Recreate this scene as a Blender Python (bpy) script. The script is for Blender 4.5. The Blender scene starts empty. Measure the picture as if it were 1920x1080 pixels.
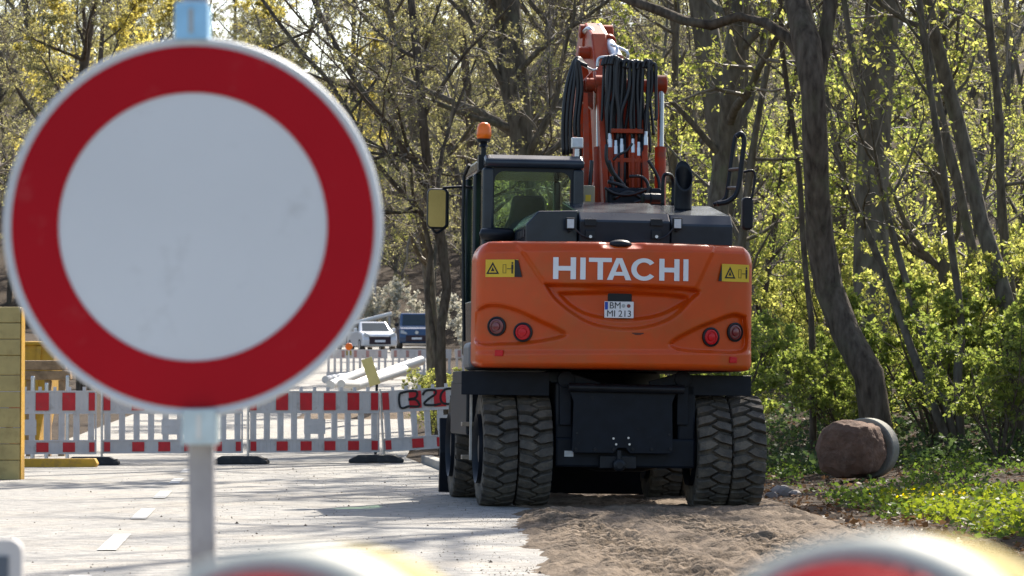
import bpy, bmesh, math, random
import numpy as np
from mathutils import Matrix, Vector, Euler
S = bpy.context.scene
C = S.collection
R = math.radians
rng = np.random.default_rng(7)
random.seed(7)

# ------------------------------------------------------------------ camera, sky, sun, exposure
CAM_H, FPX, YH = 0.95, 6400.0, 747.0
cd = bpy.data.cameras.new('camera'); cam = bpy.data.objects.new('camera', cd); C.objects.link(cam)
cd.sensor_width = 36.0; cd.lens = 120.0; cd.clip_start = 0.1; cd.clip_end = 2000
cam.location = (0, 0, CAM_H); cam.rotation_euler = (R(90) + math.atan((YH - 540) / FPX), 0, 0)
cd.dof.use_dof = True; cd.dof.focus_distance = 30.0; cd.dof.aperture_fstop = 9.5
S.camera = cam
SUN_AZ, SUN_EL = 22.0, 43.0        # azimuth to the right of +Y
w = bpy.data.worlds.new('World'); S.world = w; w.use_nodes = True
nt = w.node_tree; bg = nt.nodes['Background']
sky = nt.nodes.new('ShaderNodeTexSky'); sky.sky_type = 'NISHITA'; sky.sun_disc = False
sky.sun_elevation = R(SUN_EL); sky.sun_rotation = R(SUN_AZ); sky.air_density = 1.0; sky.dust_density = 2.0
nt.links.new(sky.outputs[0], bg.inputs[0]); bg.inputs[1].default_value = 0.115
sl = bpy.data.lights.new('sun', 'SUN'); so = bpy.data.objects.new('sun', sl); C.objects.link(so)
sl.energy = 5.0; sl.angle = R(0.5); sl.color = (1.0, 0.93, 0.82)
sd = Vector((math.sin(R(SUN_AZ)) * math.cos(R(SUN_EL)), math.cos(R(SUN_AZ)) * math.cos(R(SUN_EL)), math.sin(R(SUN_EL))))
so.rotation_euler = sd.to_track_quat('Z', 'Y').to_euler(); so.location = (10, 40, 40)
S.view_settings.view_transform = 'Standard'; S.view_settings.look = 'None'
S.view_settings.exposure = 1.12; S.view_settings.gamma = 1.0
S.render.engine = 'CYCLES'

def P(px, py, Y):
    return Vector(((px - 960) / FPX * Y, Y, CAM_H + (YH - py) / FPX * Y))

# ------------------------------------------------------------------ materials
MATS = {}
def pm(name, col, rough=0.6, var=0.12, scale=6.0, bump=0.0, bscale=None, metal=0.0, col2=None, coat=0.0, dirt=None, dscale=3.0, dlo=0.55, spec=0.5, damt=0.75, stretch=None):
    m = bpy.data.materials.new(name); m.use_nodes = True; n = m.node_tree.nodes; l = m.node_tree.links
    b = n['Principled BSDF']; b.inputs['Roughness'].default_value = rough; b.inputs['Metallic'].default_value = metal
    b.inputs['Coat Weight'].default_value = coat; b.inputs['Coat Roughness'].default_value = 0.15
    b.inputs['Specular IOR Level'].default_value = spec
    tc = n.new('ShaderNodeTexCoord')
    if stretch:
        mp = n.new('ShaderNodeMapping'); mp.inputs['Scale'].default_value = (1, 1, stretch); l.new(tc.outputs['Object'], mp.inputs['Vector']); VEC = mp.outputs['Vector']
    else: VEC = tc.outputs['Object']
    nz = n.new('ShaderNodeTexNoise'); nz.inputs['Scale'].default_value = scale; nz.inputs['Detail'].default_value = 6
    l.new(VEC, nz.inputs['Vector'])
    rp = n.new('ShaderNodeValToRGB'); rp.color_ramp.elements[0].position = 0.3; rp.color_ramp.elements[1].position = 0.7
    c2 = col2 if col2 else tuple(min(1, c * (1 + var)) for c in col)
    c1 = col if col2 else tuple(c * (1 - var) for c in col)
    rp.color_ramp.elements[0].color = (*c1, 1); rp.color_ramp.elements[1].color = (*c2, 1)
    l.new(nz.outputs['Fac'], rp.inputs['Fac']); out = rp.outputs['Color']
    if dirt:
        n2 = n.new('ShaderNodeTexNoise'); n2.inputs['Scale'].default_value = dscale; n2.inputs['Detail'].default_value = 8; n2.inputs['Roughness'].default_value = 0.7
        l.new(tc.outputs['Object'], n2.inputs['Vector'])
        mr = n.new('ShaderNodeMapRange'); mr.inputs['From Min'].default_value = dlo; mr.inputs['From Max'].default_value = dlo + 0.16; mr.inputs['To Max'].default_value = damt
        l.new(n2.outputs['Fac'], mr.inputs['Value'])
        mx = n.new('ShaderNodeMix'); mx.data_type = 'RGBA'; l.new(mr.outputs['Result'], mx.inputs['Factor'])
        l.new(out, mx.inputs['A']); mx.inputs['B'].default_value = (*dirt, 1); out = mx.outputs['Result']
    l.new(out, b.inputs['Base Color'])
    if bump:
        n3 = n.new('ShaderNodeTexNoise'); n3.inputs['Scale'].default_value = bscale or scale * 5; n3.inputs['Detail'].default_value = 5
        l.new(VEC, n3.inputs['Vector'])
        bp = n.new('ShaderNodeBump'); bp.inputs['Strength'].default_value = bump; bp.inputs['Distance'].default_value = 0.02
        l.new(n3.outputs['Fac'], bp.inputs['Height']); l.new(bp.outputs['Normal'], b.inputs['Normal'])
    MATS[name] = m
    return m
def leafmat(name, ca, cb, trans=0.55):
    m = bpy.data.materials.new(name); m.use_nodes = True; n = m.node_tree.nodes; l = m.node_tree.links
    n.remove(n['Principled BSDF']); o = n['Material Output']
    g = n.new('ShaderNodeNewGeometry'); rp = n.new('ShaderNodeValToRGB')
    rp.color_ramp.elements[0].color = (*ca, 1); rp.color_ramp.elements[1].color = (*cb, 1)
    l.new(g.outputs['Random Per Island'], rp.inputs['Fac'])
    d = n.new('ShaderNodeBsdfDiffuse'); t = n.new('ShaderNodeBsdfTranslucent'); gl = n.new('ShaderNodeBsdfGlossy'); gl.inputs['Roughness'].default_value = 0.45
    hs = n.new('ShaderNodeHueSaturation'); hs.inputs['Value'].default_value = 2.15; hs.inputs['Saturation'].default_value = 1.05
    l.new(rp.outputs['Color'], d.inputs['Color']); l.new(rp.outputs['Color'], hs.inputs['Color']); l.new(hs.outputs['Color'], t.inputs['Color'])
    mx = n.new('ShaderNodeMixShader'); mx.inputs[0].default_value = trans; l.new(d.outputs[0], mx.inputs[1]); l.new(t.outputs[0], mx.inputs[2])
    m2 = n.new('ShaderNodeMixShader'); m2.inputs[0].default_value = 0.025; l.new(mx.outputs[0], m2.inputs[1]); l.new(gl.outputs[0], m2.inputs[2])
    l.new(m2.outputs[0], o.inputs['Surface']); MATS[name] = m
    return m
def glassmat(name, tint, refl=0.12):
    m = bpy.data.materials.new(name); m.use_nodes = True; n = m.node_tree.nodes; l = m.node_tree.links
    n.remove(n['Principled BSDF']); o = n['Material Output']
    t = n.new('ShaderNodeBsdfTransparent'); t.inputs[0].default_value = (*tint, 1)
    g = n.new('ShaderNodeBsdfGlossy'); g.inputs['Roughness'].default_value = 0.03
    mx = n.new('ShaderNodeMixShader'); mx.inputs[0].default_value = refl
    l.new(t.outputs[0], mx.inputs[1]); l.new(g.outputs[0], mx.inputs[2]); l.new(mx.outputs[0], o.inputs['Surface']); MATS[name] = m
    return m

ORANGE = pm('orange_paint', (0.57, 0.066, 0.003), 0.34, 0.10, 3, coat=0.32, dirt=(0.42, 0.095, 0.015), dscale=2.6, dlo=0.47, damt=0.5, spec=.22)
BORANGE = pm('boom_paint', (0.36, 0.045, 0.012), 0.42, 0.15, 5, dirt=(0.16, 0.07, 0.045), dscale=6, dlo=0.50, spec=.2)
BLACK = pm('black_steel', (0.009, 0.011, 0.015), 0.42, 0.3, 8, dirt=(0.03, 0.03, 0.03), dscale=7, dlo=0.6, spec=.3)
HOODM = pm('hood_paint', (0.018, 0.025, 0.036), 0.24, 0.2, 6, dirt=(0.03, 0.035, 0.04), dscale=5, dlo=0.6, spec=.4)
FRAME = pm('chassis_paint', (0.006, 0.009, 0.015), 0.5, 0.3, 8, dirt=(0.03, 0.028, 0.026), dscale=9, dlo=0.60, spec=.22)
RUBBER = pm('tyre_rubber', (0.092, 0.082, 0.071), 0.9, 0.25, 9, bump=0.4, bscale=60, dirt=(0.19, 0.158, 0.12), dscale=5, dlo=0.47, spec=.12)
HOSE = pm('hose_rubber', (0.012, 0.012, 0.014), 0.42, 0.2, 10)
CHROME = pm('cylinder_chrome', (0.55, 0.50, 0.42), 0.22, 0.05, 8, metal=1.0)
STEEL = pm('zinc_fitting', (0.62, 0.62, 0.62), 0.35, 0.1, 20, metal=0.8)
GALV = pm('galvanised_tube', (0.36, 0.34, 0.34), 0.55, 0.15, 18, metal=0.25, dirt=(0.25, 0.22, 0.2), dscale=12, dlo=0.55)
CLAMP = pm('galvanised_clamp', (0.50, 0.60, 0.64), 0.38, 0.12, 25, metal=0.55)
CLAMPSKY = pm('sky_tinted_clamp', (0.30, 0.58, 0.82), 0.35, 0.12, 25, metal=0.1)  # blue sky reflected in the metal top clamp, put into its base colour
WHITE = pm('white_lettering', (0.78, 0.78, 0.78), 0.4, 0.04, 6)
YELLOWS = pm('yellow_sticker', (0.72, 0.47, 0.02), 0.5, 0.06, 6)
INK = pm('black_ink', (0.01, 0.01, 0.012), 0.6, 0.1, 6)
REDLENS = pm('red_lens', (0.58, 0.008, 0.014), 0.3, 0.1, 20, spec=.3)
DARKLENS = pm('dark_red_lens', (0.16, 0.01, 0.015), 0.3, 0.2, 20, coat=0.5)
AMBER = pm('amber_lens', (0.95, 0.17, 0.003), 0.3, 0.1, 15)
LAMPW = pm('lamp_glass', (0.55, 0.58, 0.6), 0.25, 0.1, 20, coat=0.4)
EUBLUE = pm('plate_blue', (0.01, 0.06, 0.4), 0.5, 0.05, 6)
CABGLASS = glassmat('cab_glass', (0.62, 0.80, 0.64), 0.03)
MIRROR = pm('mirror_glass', (0.20, 0.155, 0.07), 0.05, 0.02, 3, metal=1.0)  # brown of the reflected surroundings put into the mirror's base colour
SEATM = pm('seat_fabric', (0.03, 0.035, 0.035), 0.8, 0.2, 10)
SIGNW = pm('sign_white', (0.64, 0.665, 0.685), 0.5, 0.04, 3, dirt=(0.40, 0.41, 0.41), dscale=10, dlo=0.575, damt=0.45)
SIGNR = pm('sign_red', (0.40, 0.004, 0.012), 0.5, 0.06, 4, dirt=(0.45, 0.09, 0.09), dscale=10, dlo=0.59, damt=0.4, spec=.14)
SIGNG = pm('sign_back', (0.4, 0.42, 0.42), 0.5, 0.1, 6, metal=0.3)
PLASTW = pm('barrier_plastic', (0.60, 0.57, 0.55), 0.6, 0.08, 5, dirt=(0.34, 0.30, 0.26), dscale=7, dlo=0.56)
PLASTR = pm('barrier_red', (0.55, 0.012, 0.02), 0.5, 0.12, 8, dirt=(0.38, 0.06, 0.05), dscale=9, dlo=0.58)
FOOTM = pm('recycled_rubber', (0.022, 0.024, 0.027), 0.7, 0.25, 14, bump=0.3, dirt=(0.16, 0.14, 0.12), dscale=8, dlo=0.56)
YPAINT = pm('yellow_panel', (0.47, 0.35, 0.13), 0.65, 0.14, 4, bump=0.15, dirt=(0.33, 0.23, 0.08), dscale=5, dlo=0.52)
YDARK = pm('ochre_paint', (0.55, 0.30, 0.02), 0.6, 0.15, 5, dirt=(0.3, 0.17, 0.05), dscale=6, dlo=0.52)
WOOD = pm('weathered_wood', (0.30, 0.19, 0.10), 0.8, 0.3, 9, bump=0.4)
CONC = pm('concrete', (0.26, 0.245, 0.205), 0.85, 0.15, 7, bump=0.4, dirt=(0.2, 0.19, 0.13), dscale=5, dlo=0.5)
KERB = pm('kerb_stone', (0.34, 0.32, 0.28), 0.85, 0.15, 7, bump=0.4)
EARTH = pm('packed_earth', (0.13, 0.072, 0.045), 0.95, 0.3, 6, bump=0.9, bscale=18, dirt=(0.20, 0.12, 0.08), dscale=9, dlo=0.5)
STONE = pm('grey_stone', (0.22, 0.20, 0.18), 0.9, 0.25, 6, bump=0.5)
ASPH = pm('asphalt', (0.14, 0.137, 0.13), 0.85, 0.40, 7, bump=1.0, bscale=30, col2=(0.33, 0.31, 0.275), dirt=(0.33, 0.285, 0.222), dscale=0.8, dlo=0.47, damt=0.5)
PAINT = pm('road_paint', (0.50, 0.49, 0.46), 0.8, 0.10, 12, dirt=(0.27, 0.255, 0.235), dscale=5, dlo=0.43, damt=.85)
SAND = pm('sand', (0.175, 0.130, 0.090), 0.95, 0.2, 5, bump=0.9, bscale=45, dirt=(0.085, 0.058, 0.036), dscale=2.2, dlo=0.47, spec=.2)
SOIL = pm('forest_soil', (0.045, 0.032, 0.022), 0.95, 0.4, 3, bump=0.9, bscale=20, dirt=(0.085, 0.058, 0.034), dscale=6, dlo=0.5, spec=.1)
BARKD = pm('bark_dark', (0.050, 0.037, 0.027), 0.92, 0.3, 14, bump=1.0, bscale=26, col2=(0.15, 0.118, 0.088), dirt=(0.12, 0.11, 0.07), dscale=2.0, dlo=0.52, spec=.15, stretch=.3)
BARKG = pm('bark_grey', (0.080, 0.066, 0.050), 0.92, 0.3, 14, bump=0.9, bscale=26, col2=(0.19, 0.165, 0.128), dirt=(0.13, 0.135, 0.08), dscale=2.0, dlo=0.54, spec=.15, stretch=.3)
TWIG = pm('twig_bark', (0.21, 0.175, 0.135), 0.7, 0.3, 3)
LEAFY = leafmat('leaf_spring', (0.11, 0.14, 0.028), (0.36, 0.345, 0.10), 0.62)
LEAFG = leafmat('leaf_green', (0.11, 0.145, 0.032), (0.21, 0.235, 0.055), 0.58)
LEAFD = leafmat('leaf_ivy', (0.030, 0.055, 0.020), (0.075, 0.105, 0.035), 0.35)
LEAFO = leafmat('leaf_yellow', (0.26, 0.22, 0.05), (0.38, 0.33, 0.10), 0.55)
BUD = leafmat('leaf_bud', (0.16, 0.155, 0.06), (0.27, 0.25, 0.11), 0.55)
HERB = leafmat('leaf_herb', (0.035, 0.06, 0.012), (0.085, 0.12, 0.02), 0.5)
HERBLIT = leafmat('leaf_herb_sun_tint', (0.085, 0.115, 0.012), (0.16, 0.18, 0.02), 0.55)  # lighter copy of the herb leaves, sunlit patch put into the colour
LITTER = leafmat('leaf_litter', (0.06, 0.035, 0.018), (0.17, 0.10, 0.055), 0.2)
BLOSSOM = leafmat('blossom_white', (0.36, 0.34, 0.27), (0.5, 0.48, 0.40), 0.3)
FLOWER = leafmat('flower_yellow', (0.55, 0.42, 0.01), (0.7, 0.55, 0.02), 0.4)
CARW = pm('car_white', (0.75, 0.75, 0.75), 0.25, 0.03, 3, coat=0.6)
CARB = pm('car_blue', (0.035, 0.075, 0.15), 0.25, 0.05, 3, coat=0.6)
CARG = pm('car_glass', (0.02, 0.035, 0.04), 0.06, 0.1, 3)
GRILLE = pm('car_grille', (0.03, 0.012, 0.02), 0.5, 0.2, 20)
PIPEW = pm('white_pipe', (0.66, 0.65, 0.62), 0.5, 0.08, 5, dirt=(0.4, 0.38, 0.34), dscale=5, dlo=0.55)

# ------------------------------------------------------------------ mesh helpers
class MB:
    def __init__(s): s.v = []; s.f = []
    def add(s, v, f):
        o = len(s.v); s.v += [tuple(p) for p in v]; s.f += [[i + o for i in q] for q in f]; return s
    def box(s, x0, x1, y0, y1, z0, z1):
        v = [(x, y, z) for z in (z0, z1) for y in (y0, y1) for x in (x0, x1)]
        return s.add(v, [(0, 2, 3, 1), (4, 5, 7, 6), (0, 1, 5, 4), (2, 6, 7, 3), (0, 4, 6, 2), (1, 3, 7, 5)])
    def prism(s, poly, a, b, axis='y'):
        f3 = {'y': lambda p, t: (p[0], t, p[1]), 'x': lambda p, t: (t, p[0], p[1]), 'z': lambda p, t: (p[0], p[1], t)}[axis]
        n = len(poly); v = [f3(p, a) for p in poly] + [f3(p, b) for p in poly]
        return s.add(v, [list(range(n)), list(range(2 * n - 1, n - 1, -1))] + [(i, i + n, (i + 1) % n + n, (i + 1) % n) for i in range(n)])
    def tube(s, path, r, n=8, caps=True):
        path = [Vector(p) for p in path]; k = len(path)
        rr = r if isinstance(r, (list, tuple)) else [r] * k
        t0 = (path[1] - path[0]).normalized(); u = t0.orthogonal().normalized(); vs = []
        for i, p in enumerate(path):
            t = (path[min(i + 1, k - 1)] - path[max(i - 1, 0)]).normalized()
            u = (u - t * u.dot(t)).normalized(); w_ = t.cross(u)
            vs += [p + (u * math.cos(2 * math.pi * j / n) + w_ * math.sin(2 * math.pi * j / n)) * rr[i] for j in range(n)]
        f = [(i * n + j, i * n + (j + 1) % n, (i + 1) * n + (j + 1) % n, (i + 1) * n + j) for i in range(k - 1) for j in range(n)]
        if caps: f += [list(range(n - 1, -1, -1)), list(range((k - 1) * n, k * n))]
        return s.add(vs, f)
    def lathe(s, prof, c, axis, n=24):      # prof: (radius, along)
        a = Vector(axis).normalized(); u = a.orthogonal().normalized(); w_ = a.cross(u); c = Vector(c); vs = []
        for r_, h in prof:
            vs += [c + a * h + (u * math.cos(2 * math.pi * j / n) + w_ * math.sin(2 * math.pi * j / n)) * max(r_, 1e-4) for j in range(n)]
        k = len(prof)
        f = [(i * n + j, i * n + (j + 1) % n, (i + 1) * n + (j + 1) % n, (i + 1) * n + j) for i in range(k - 1) for j in range(n)]
        f += [list(range(n - 1, -1, -1)), list(range((k - 1) * n, k * n))]
        return s.add(vs, f)
    def build(s, name, mat, parent=None, smooth=False, bevel=0.0, seg=2):
        me = bpy.data.meshes.new(name); me.from_pydata(s.v, [], s.f); me.materials.append(mat)
        bm = bmesh.new(); bm.from_mesh(me); bmesh.ops.recalc_face_normals(bm, faces=bm.faces); bm.to_mesh(me); bm.free()
        return link(name, me, parent, smooth, bevel, seg)
def link(name, me, parent=None, smooth=False, bevel=0.0, seg=2):
    o = bpy.data.objects.new(name, me); C.objects.link(o); o.parent = parent
    if smooth:
        for p in me.polygons: p.use_smooth = True
        if smooth == 'angle': me.set_sharp_from_angle(angle=R(35))
    if bevel:
        b = o.modifiers.new('bevel', 'BEVEL'); b.width = bevel; b.segments = seg; b.limit_method = 'ANGLE'; b.angle_limit = R(40)
    return o
def tag(o, label=None, cat=None, group=None, kind=None):
    for k, v in (('label', label), ('category', cat), ('group', group), ('kind', kind)):
        if v: o[k] = v
    return o
def empty(name, loc, label, cat, group=None, rz=0):
    o = bpy.data.objects.new(name, None); C.objects.link(o); o.location = loc; o.rotation_euler = (0, 0, rz); o.empty_display_size = 0.2
    return tag(o, label, cat, group)
def npmesh(name, v, quads, mats, midx=None, smooth=False):
    me = bpy.data.meshes.new(name); v = np.asarray(v, np.float32); quads = np.asarray(quads, np.int32)
    me.vertices.add(len(v)); me.vertices.foreach_set('co', v.ravel())
    me.loops.add(quads.size); me.loops.foreach_set('vertex_index', quads.ravel())
    me.polygons.add(len(quads)); me.polygons.foreach_set('loop_start', np.arange(0, quads.size, 4, dtype=np.int32))
    if midx is not None: me.polygons.foreach_set('material_index', np.asarray(midx, np.int32))
    if smooth is not False:
        me.polygons.foreach_set('use_smooth', np.ones(len(quads), bool) if smooth is True else np.asarray(smooth, bool))
    for m in mats: me.materials.append(m)
    me.update(calc_edges=True); me.validate()
    return me
def gridmesh(name, X, Y, Z, mat, smooth=True):
    n, m = X.shape; v = np.stack([X, Y, Z], -1).reshape(-1, 3)
    i = np.arange(n * m).reshape(n, m)
    q = np.stack([i[:-1, :-1], i[:-1, 1:], i[1:, 1:], i[1:, :-1]], -1).reshape(-1, 4)
    return npmesh(name, v, q, [mat], None, smooth)
def sstep(x, a, b):
    t = np.clip((x - a) / (b - a), 0, 1); return t * t * (3 - 2 * t)
def vnoise(x, y, seed=0):
    x = np.asarray(x, float); y = np.asarray(y, float)
    xi = np.floor(x); yi = np.floor(y); fx = x - xi; fy = y - yi
    def h(a, b):
        t = np.sin(a * 127.1 + b * 311.7 + seed * 74.7) * 43758.5453; return t - np.floor(t)
    ux = fx * fx * (3 - 2 * fx); uy = fy * fy * (3 - 2 * fy)
    return (h(xi, yi) * (1 - ux) + h(xi + 1, yi) * ux) * (1 - uy) + (h(xi, yi + 1) * (1 - ux) + h(xi + 1, yi + 1) * ux) * uy - 0.5

# ------------------------------------------------------------------ ground, road, sand
def axis_x(y):
    y = np.asarray(y, float); return np.where(y < 55, -2.38 - (y - 19.4) * 0.0739, -2.38 - 35.6 * 0.0739 - (y - 55) * 0.02)
def gz(x, y):
    x = np.asarray(x, float); y = np.asarray(y, float)
    z = -0.014 * np.clip(x + 0.3, 0, 3.2)
    z = z + 0.03 * np.clip(y - 60, 0, None) + 0.20 * np.clip(y - 190, 0, 110)
    z = z + sstep(x, 3.2, 7.0) * sstep(y, 24, 40) * 0.25 + sstep(x, 0.8, 5.0) * 0.05 * np.clip(y - 46, 0, 90)
    z = z + np.clip(-x - 12, 0, 30) * 0.06
    return z
def gzf(x, y): return float(gz(x, y))
def soil_z(x, y):
    z = gz(x, y) + 0.05 * vnoise(x * 1.1, y * 1.1, 1) * sstep(x, 2.2, 3.5) + 0.02 * vnoise(x * 4, y * 4, 2) * sstep(x, 2.2, 3.5)
    inroad = 1 - sstep(np.abs(x - axis_x(y)), 3.2, 3.5)
    return z - 0.06 * inroad - 0.02
def lines(brk):
    a = []
    for (p, q, st) in brk: a.append(np.arange(p, q, st))
    a.append(np.array([brk[-1][1]])); return np.concatenate(a)
gx = lines([(-400, -60, 40), (-60, -14, 2.5), (-14, 2, 0.4), (2, 9, 0.15), (9, 16, 0.5), (16, 60, 2.5), (60, 400, 40)])
gy = lines([(-60, 10, 6), (10, 18, 1), (18, 56, 0.2), (56, 190, 2), (190, 320, 6), (320, 900, 60)])
X, Y = np.meshgrid(gx, gy)
o = link('ground', gridmesh('ground', X, Y, soil_z(X, Y), SOIL)); tag(o, kind='structure')
ry = lines([(-6, 56, 0.5), (56, 187, 1.5)]); rs = np.linspace(-3.3, 3.3, 34)
Y, Sx = np.meshgrid(ry, rs, indexing='ij'); X = axis_x(Y) + Sx
o = link('road', gridmesh('road', X, Y, gz(X, Y) + 0.004 + 0.004 * vnoise(X * 2, Y * .8, 3), ASPH)); tag(o, kind='structure')
road = o
m = MB(); y = 10.2
while y < 47:
    for j in range(5):
        a = y + j * .5; b = a + .5; xa = float(axis_x(a)); xb = float(axis_x(b))
        m.add([(xa - .06, a, gzf(xa, a) + .0125), (xa + .06, a, gzf(xa, a) + .0125), (xb + .06, b, gzf(xb, b) + .0125), (xb - .06, b, gzf(xb, b) + .0125)], [(0, 1, 2, 3)])
    y += 5.5
o = m.build('lane_marking', PAINT, road)
# gravel shoulder left of the road, around the fence feet
sx = np.linspace(-0.35, 2.75, 170); sy = np.linspace(14, 37, 800); X, Y = np.meshgrid(sx, sy)
edge = 0.02 + 0.16 * vnoise(Y * .9, Y * 0, 5) + .12 * vnoise(Y * 4, X * 1.5, 6) + .10 * vnoise(Y * 11, X * 9, 7) - 0.02 * (Y - 24)
msk = sstep(X, edge - 0.1, edge + 0.35) * sstep(-X, -2.72, -2.3)
hz = .035 + .09 * (vnoise(X * 1.2 + 3, Y * .55, 11) + .25) * .7 + .04 * vnoise(X * 3.2, Y * 1.6, 12) + .055 * vnoise(X * 9, Y * 5, 13) + .032 * vnoise(X * 21, Y * 12, 14) + .018 * vnoise(X * 37, Y * 22, 15)
trk = np.exp(-((X - (1.75 - .07 * (Y - 20))) / .28) ** 2) + np.exp(-((X - (0.75 - .07 * (Y - 20))) / .25) ** 2)
hz = hz - .03 * trk + trk * .028 * np.sign(np.sin((Y + .5 * np.abs(X - 1.2)) * 44)) 
near = sstep(Y, 27.5, 30); hz = hz * (1 - .45 * near)
o = link('sand', gridmesh('sand', X, Y, gz(X, Y) - .03 + msk * (np.clip(hz, 0.002, None) + .03), SAND)); tag(o, 'rough brown sand churned by tyre tracks beside the asphalt', None, None, 'structure')

# small crumbs of sand and grit on the asphalt
def leafquads(pos, nrm_up, size, asp=0.6, tilt=1.0, r=rng):
    K = len(pos); d = r.normal(size=(K, 3)); d[:, 2] *= tilt; d /= np.linalg.norm(d, axis=1)[:, None] + 1e-9
    e = r.normal(size=(K, 3)); e[:, 2] *= tilt; e -= d * (e * d).sum(1)[:, None]; e /= np.linalg.norm(e, axis=1)[:, None] + 1e-9
    nn = np.cross(d, e); s = (size * r.uniform(.4, 1.55, K))[:, None]
    v = np.stack([pos, pos + d * s * .5 + e * s * asp * .5 + nn * s * .1, pos + d * s, pos + d * s * .5 - e * s * asp * .5 + nn * s * .1], 1)
    return v.reshape(-1, 3)
n = 1500
yy = rng.uniform(17, 49, n); xx = axis_x(yy) + 3.2 - np.abs(rng.normal(0, 2.2, n)); xx = np.minimum(xx, axis_x(yy) + 3.2)
m = MB()
for x_, y_ in zip(xx, yy):
    s_ = random.uniform(.002, .007) * (2.2 if random.random() < .03 else 1); z_ = gzf(x_, y_) + .004
    m.add([(x_ - s_, y_ - s_, z_), (x_ + s_, y_ - s_ * .6, z_), (x_ + .2 * s_, y_ + s_, z_), (x_, y_, z_ + s_ * 1.2)], [(0, 1, 3), (1, 2, 3), (2, 0, 3)])
for _ in range(1700):                                  # crumbs of sand spilled over the edge
    y_ = random.uniform(15, 36); x_ = .12 - .02 * (y_ - 24) - abs(random.gauss(0, .28)); s_ = random.uniform(.002, .006); z_ = gzf(x_, y_) + .002
    m.add([(x_ - s_, y_ - s_, z_), (x_ + s_, y_ - s_ * .6, z_), (x_ + .2 * s_, y_ + s_, z_), (x_, y_, z_ + s_ * 1.2)], [(0, 1, 3), (1, 2, 3), (2, 0, 3)])
tag(m.build('grit', SAND), 'scattered grit and crumbs of earth lying on the asphalt', None, None, 'stuff')
# kerb stones along the right edge beyond the excavator
kr = None
for i in range(9):
    y_ = 41.5 + i * 1.01; x_ = float(axis_x(y_)) + 3.42
    m = MB().box(-.075, .075, 0, .99, -.1, .11)
    k = m.build('kerb', KERB, None, bevel=.015); k.location = (x_, y_, gzf(x_, y_)); k.rotation_euler = (0, random.uniform(-.02, .02), .0739 + random.uniform(-.01, .01)); tag(k, kind='structure')

# ------------------------------------------------------------------ excavator
EX = empty('wheeled_excavator', (0.945, 30.3, -0.0175), 'orange wheeled excavator with black cab and twin tyres standing on the sand', 'excavator')
EX.rotation_euler = Euler((0, R(0.8), R(6.4)), 'XYZ')
EW = Matrix.Translation(EX.location) @ EX.rotation_euler.to_matrix().to_4x4(); EI = EW.inverted()
EO = EI @ Vector((0, 0, CAM_H))
def M(px, py, ly):
    d = EI.to_3x3() @ (P(px, py, 30) - Vector((0, 0, CAM_H))); t = (ly - EO.y) / d.y
    return EO + d * t
def part(mb, name, mat, parent=EX, **k): return mb.build(name, mat, parent, **k)
def ext(px0, px1, py0, py1, ly):
    ym = (py0 + py1) / 2; xm = (px0 + px1) / 2
    return M(px0, ym, ly).x, M(px1, ym, ly).x, M(xm, py1, ly).z, M(xm, py0, ly).z
def mbox(px0, px1, py0, py1, ly, dep):
    a, b, c, d = ext(px0, px1, py0, py1, ly); return MB().box(a, b, ly, ly + dep, c, d)
def curve(pts, n=6):
    pts = [Vector(p) for p in pts]; q = [pts[0] * 2 - pts[1]] + pts + [pts[-1] * 2 - pts[-2]]; out = []
    for i in range(1, len(q) - 2):
        for j in range(n):
            t = j / n; a, b, c, d = q[i - 1], q[i], q[i + 1], q[i + 2]
            out.append(.5 * ((2 * b) + (c - a) * t + (2 * a - 5 * b + 4 * c - d) * t * t + (3 * b - a - 3 * c + d) * t ** 3))
    return out + [pts[-1]]
# counterweight: curved shell with a recessed smile and two light pods
LYR = -0.92
cx0 = M(893, 570, -.55).x; cx1 = M(1412, 570, -.55).x; CC = (cx0 + cx1) / 2; CW = (cx1 - cx0) / 2
zt = M(1152, 453, LYR).z; zb = M(1152, 692, LYR).z
def polysdf(px, py, poly):
    d = np.full(px.shape, 1e9); ins = np.zeros(px.shape, bool); k = len(poly)
    for i in range(k):
        ax, ay = poly[i]; bx, by = poly[(i + 1) % k]; ex, ey = bx - ax, by - ay
        t = np.clip(((px - ax) * ex + (py - ay) * ey) / (ex * ex + ey * ey), 0, 1)
        d = np.minimum(d, np.hypot(px - ax - t * ex, py - ay - t * ey))
        c = ((ay > py) != (by > py)) & (px < (bx - ax) * (py - ay) / (by - ay + 1e-9) + ax); ins ^= c
    return np.where(ins, d, -d)
def smoothpoly(p, n=5): return [(v.x, v.y) for v in curve([(a, b, 0) for a, b in p] + [(p[0][0], p[0][1], 0)], n)[:-1]]
SM1 = smoothpoly([(1022, 531), (1160, 533), (1308, 541), (1298, 566), (1262, 598), (1215, 615), (1165, 619), (1112, 610), (1072, 588), (1040, 560)])
SM2 = smoothpoly([(1052, 549), (1165, 548), (1290, 556), (1268, 578), (1225, 594), (1165, 599), (1108, 590), (1074, 572)])
CP_ = [(955, 430), (1362, 430), (1338, 482), (1309, 541), (1165, 545), (1021, 531), (986, 476)]
PL = smoothpoly([(900, 580), (925, 569), (965, 575), (1012, 597), (1064, 627), (1010, 642), (955, 646), (900, 640)])
PR = smoothpoly([(1412, 592), (1385, 587), (1348, 599), (1304, 616), (1258, 642), (1275, 657), (1345, 662), (1412, 656)])
pA = M(1052, 570, -.9); pB = M(1252, 570, -.9); pC = M(1152, 470, -.9); pD = M(1152, 670, -.9)
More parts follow.
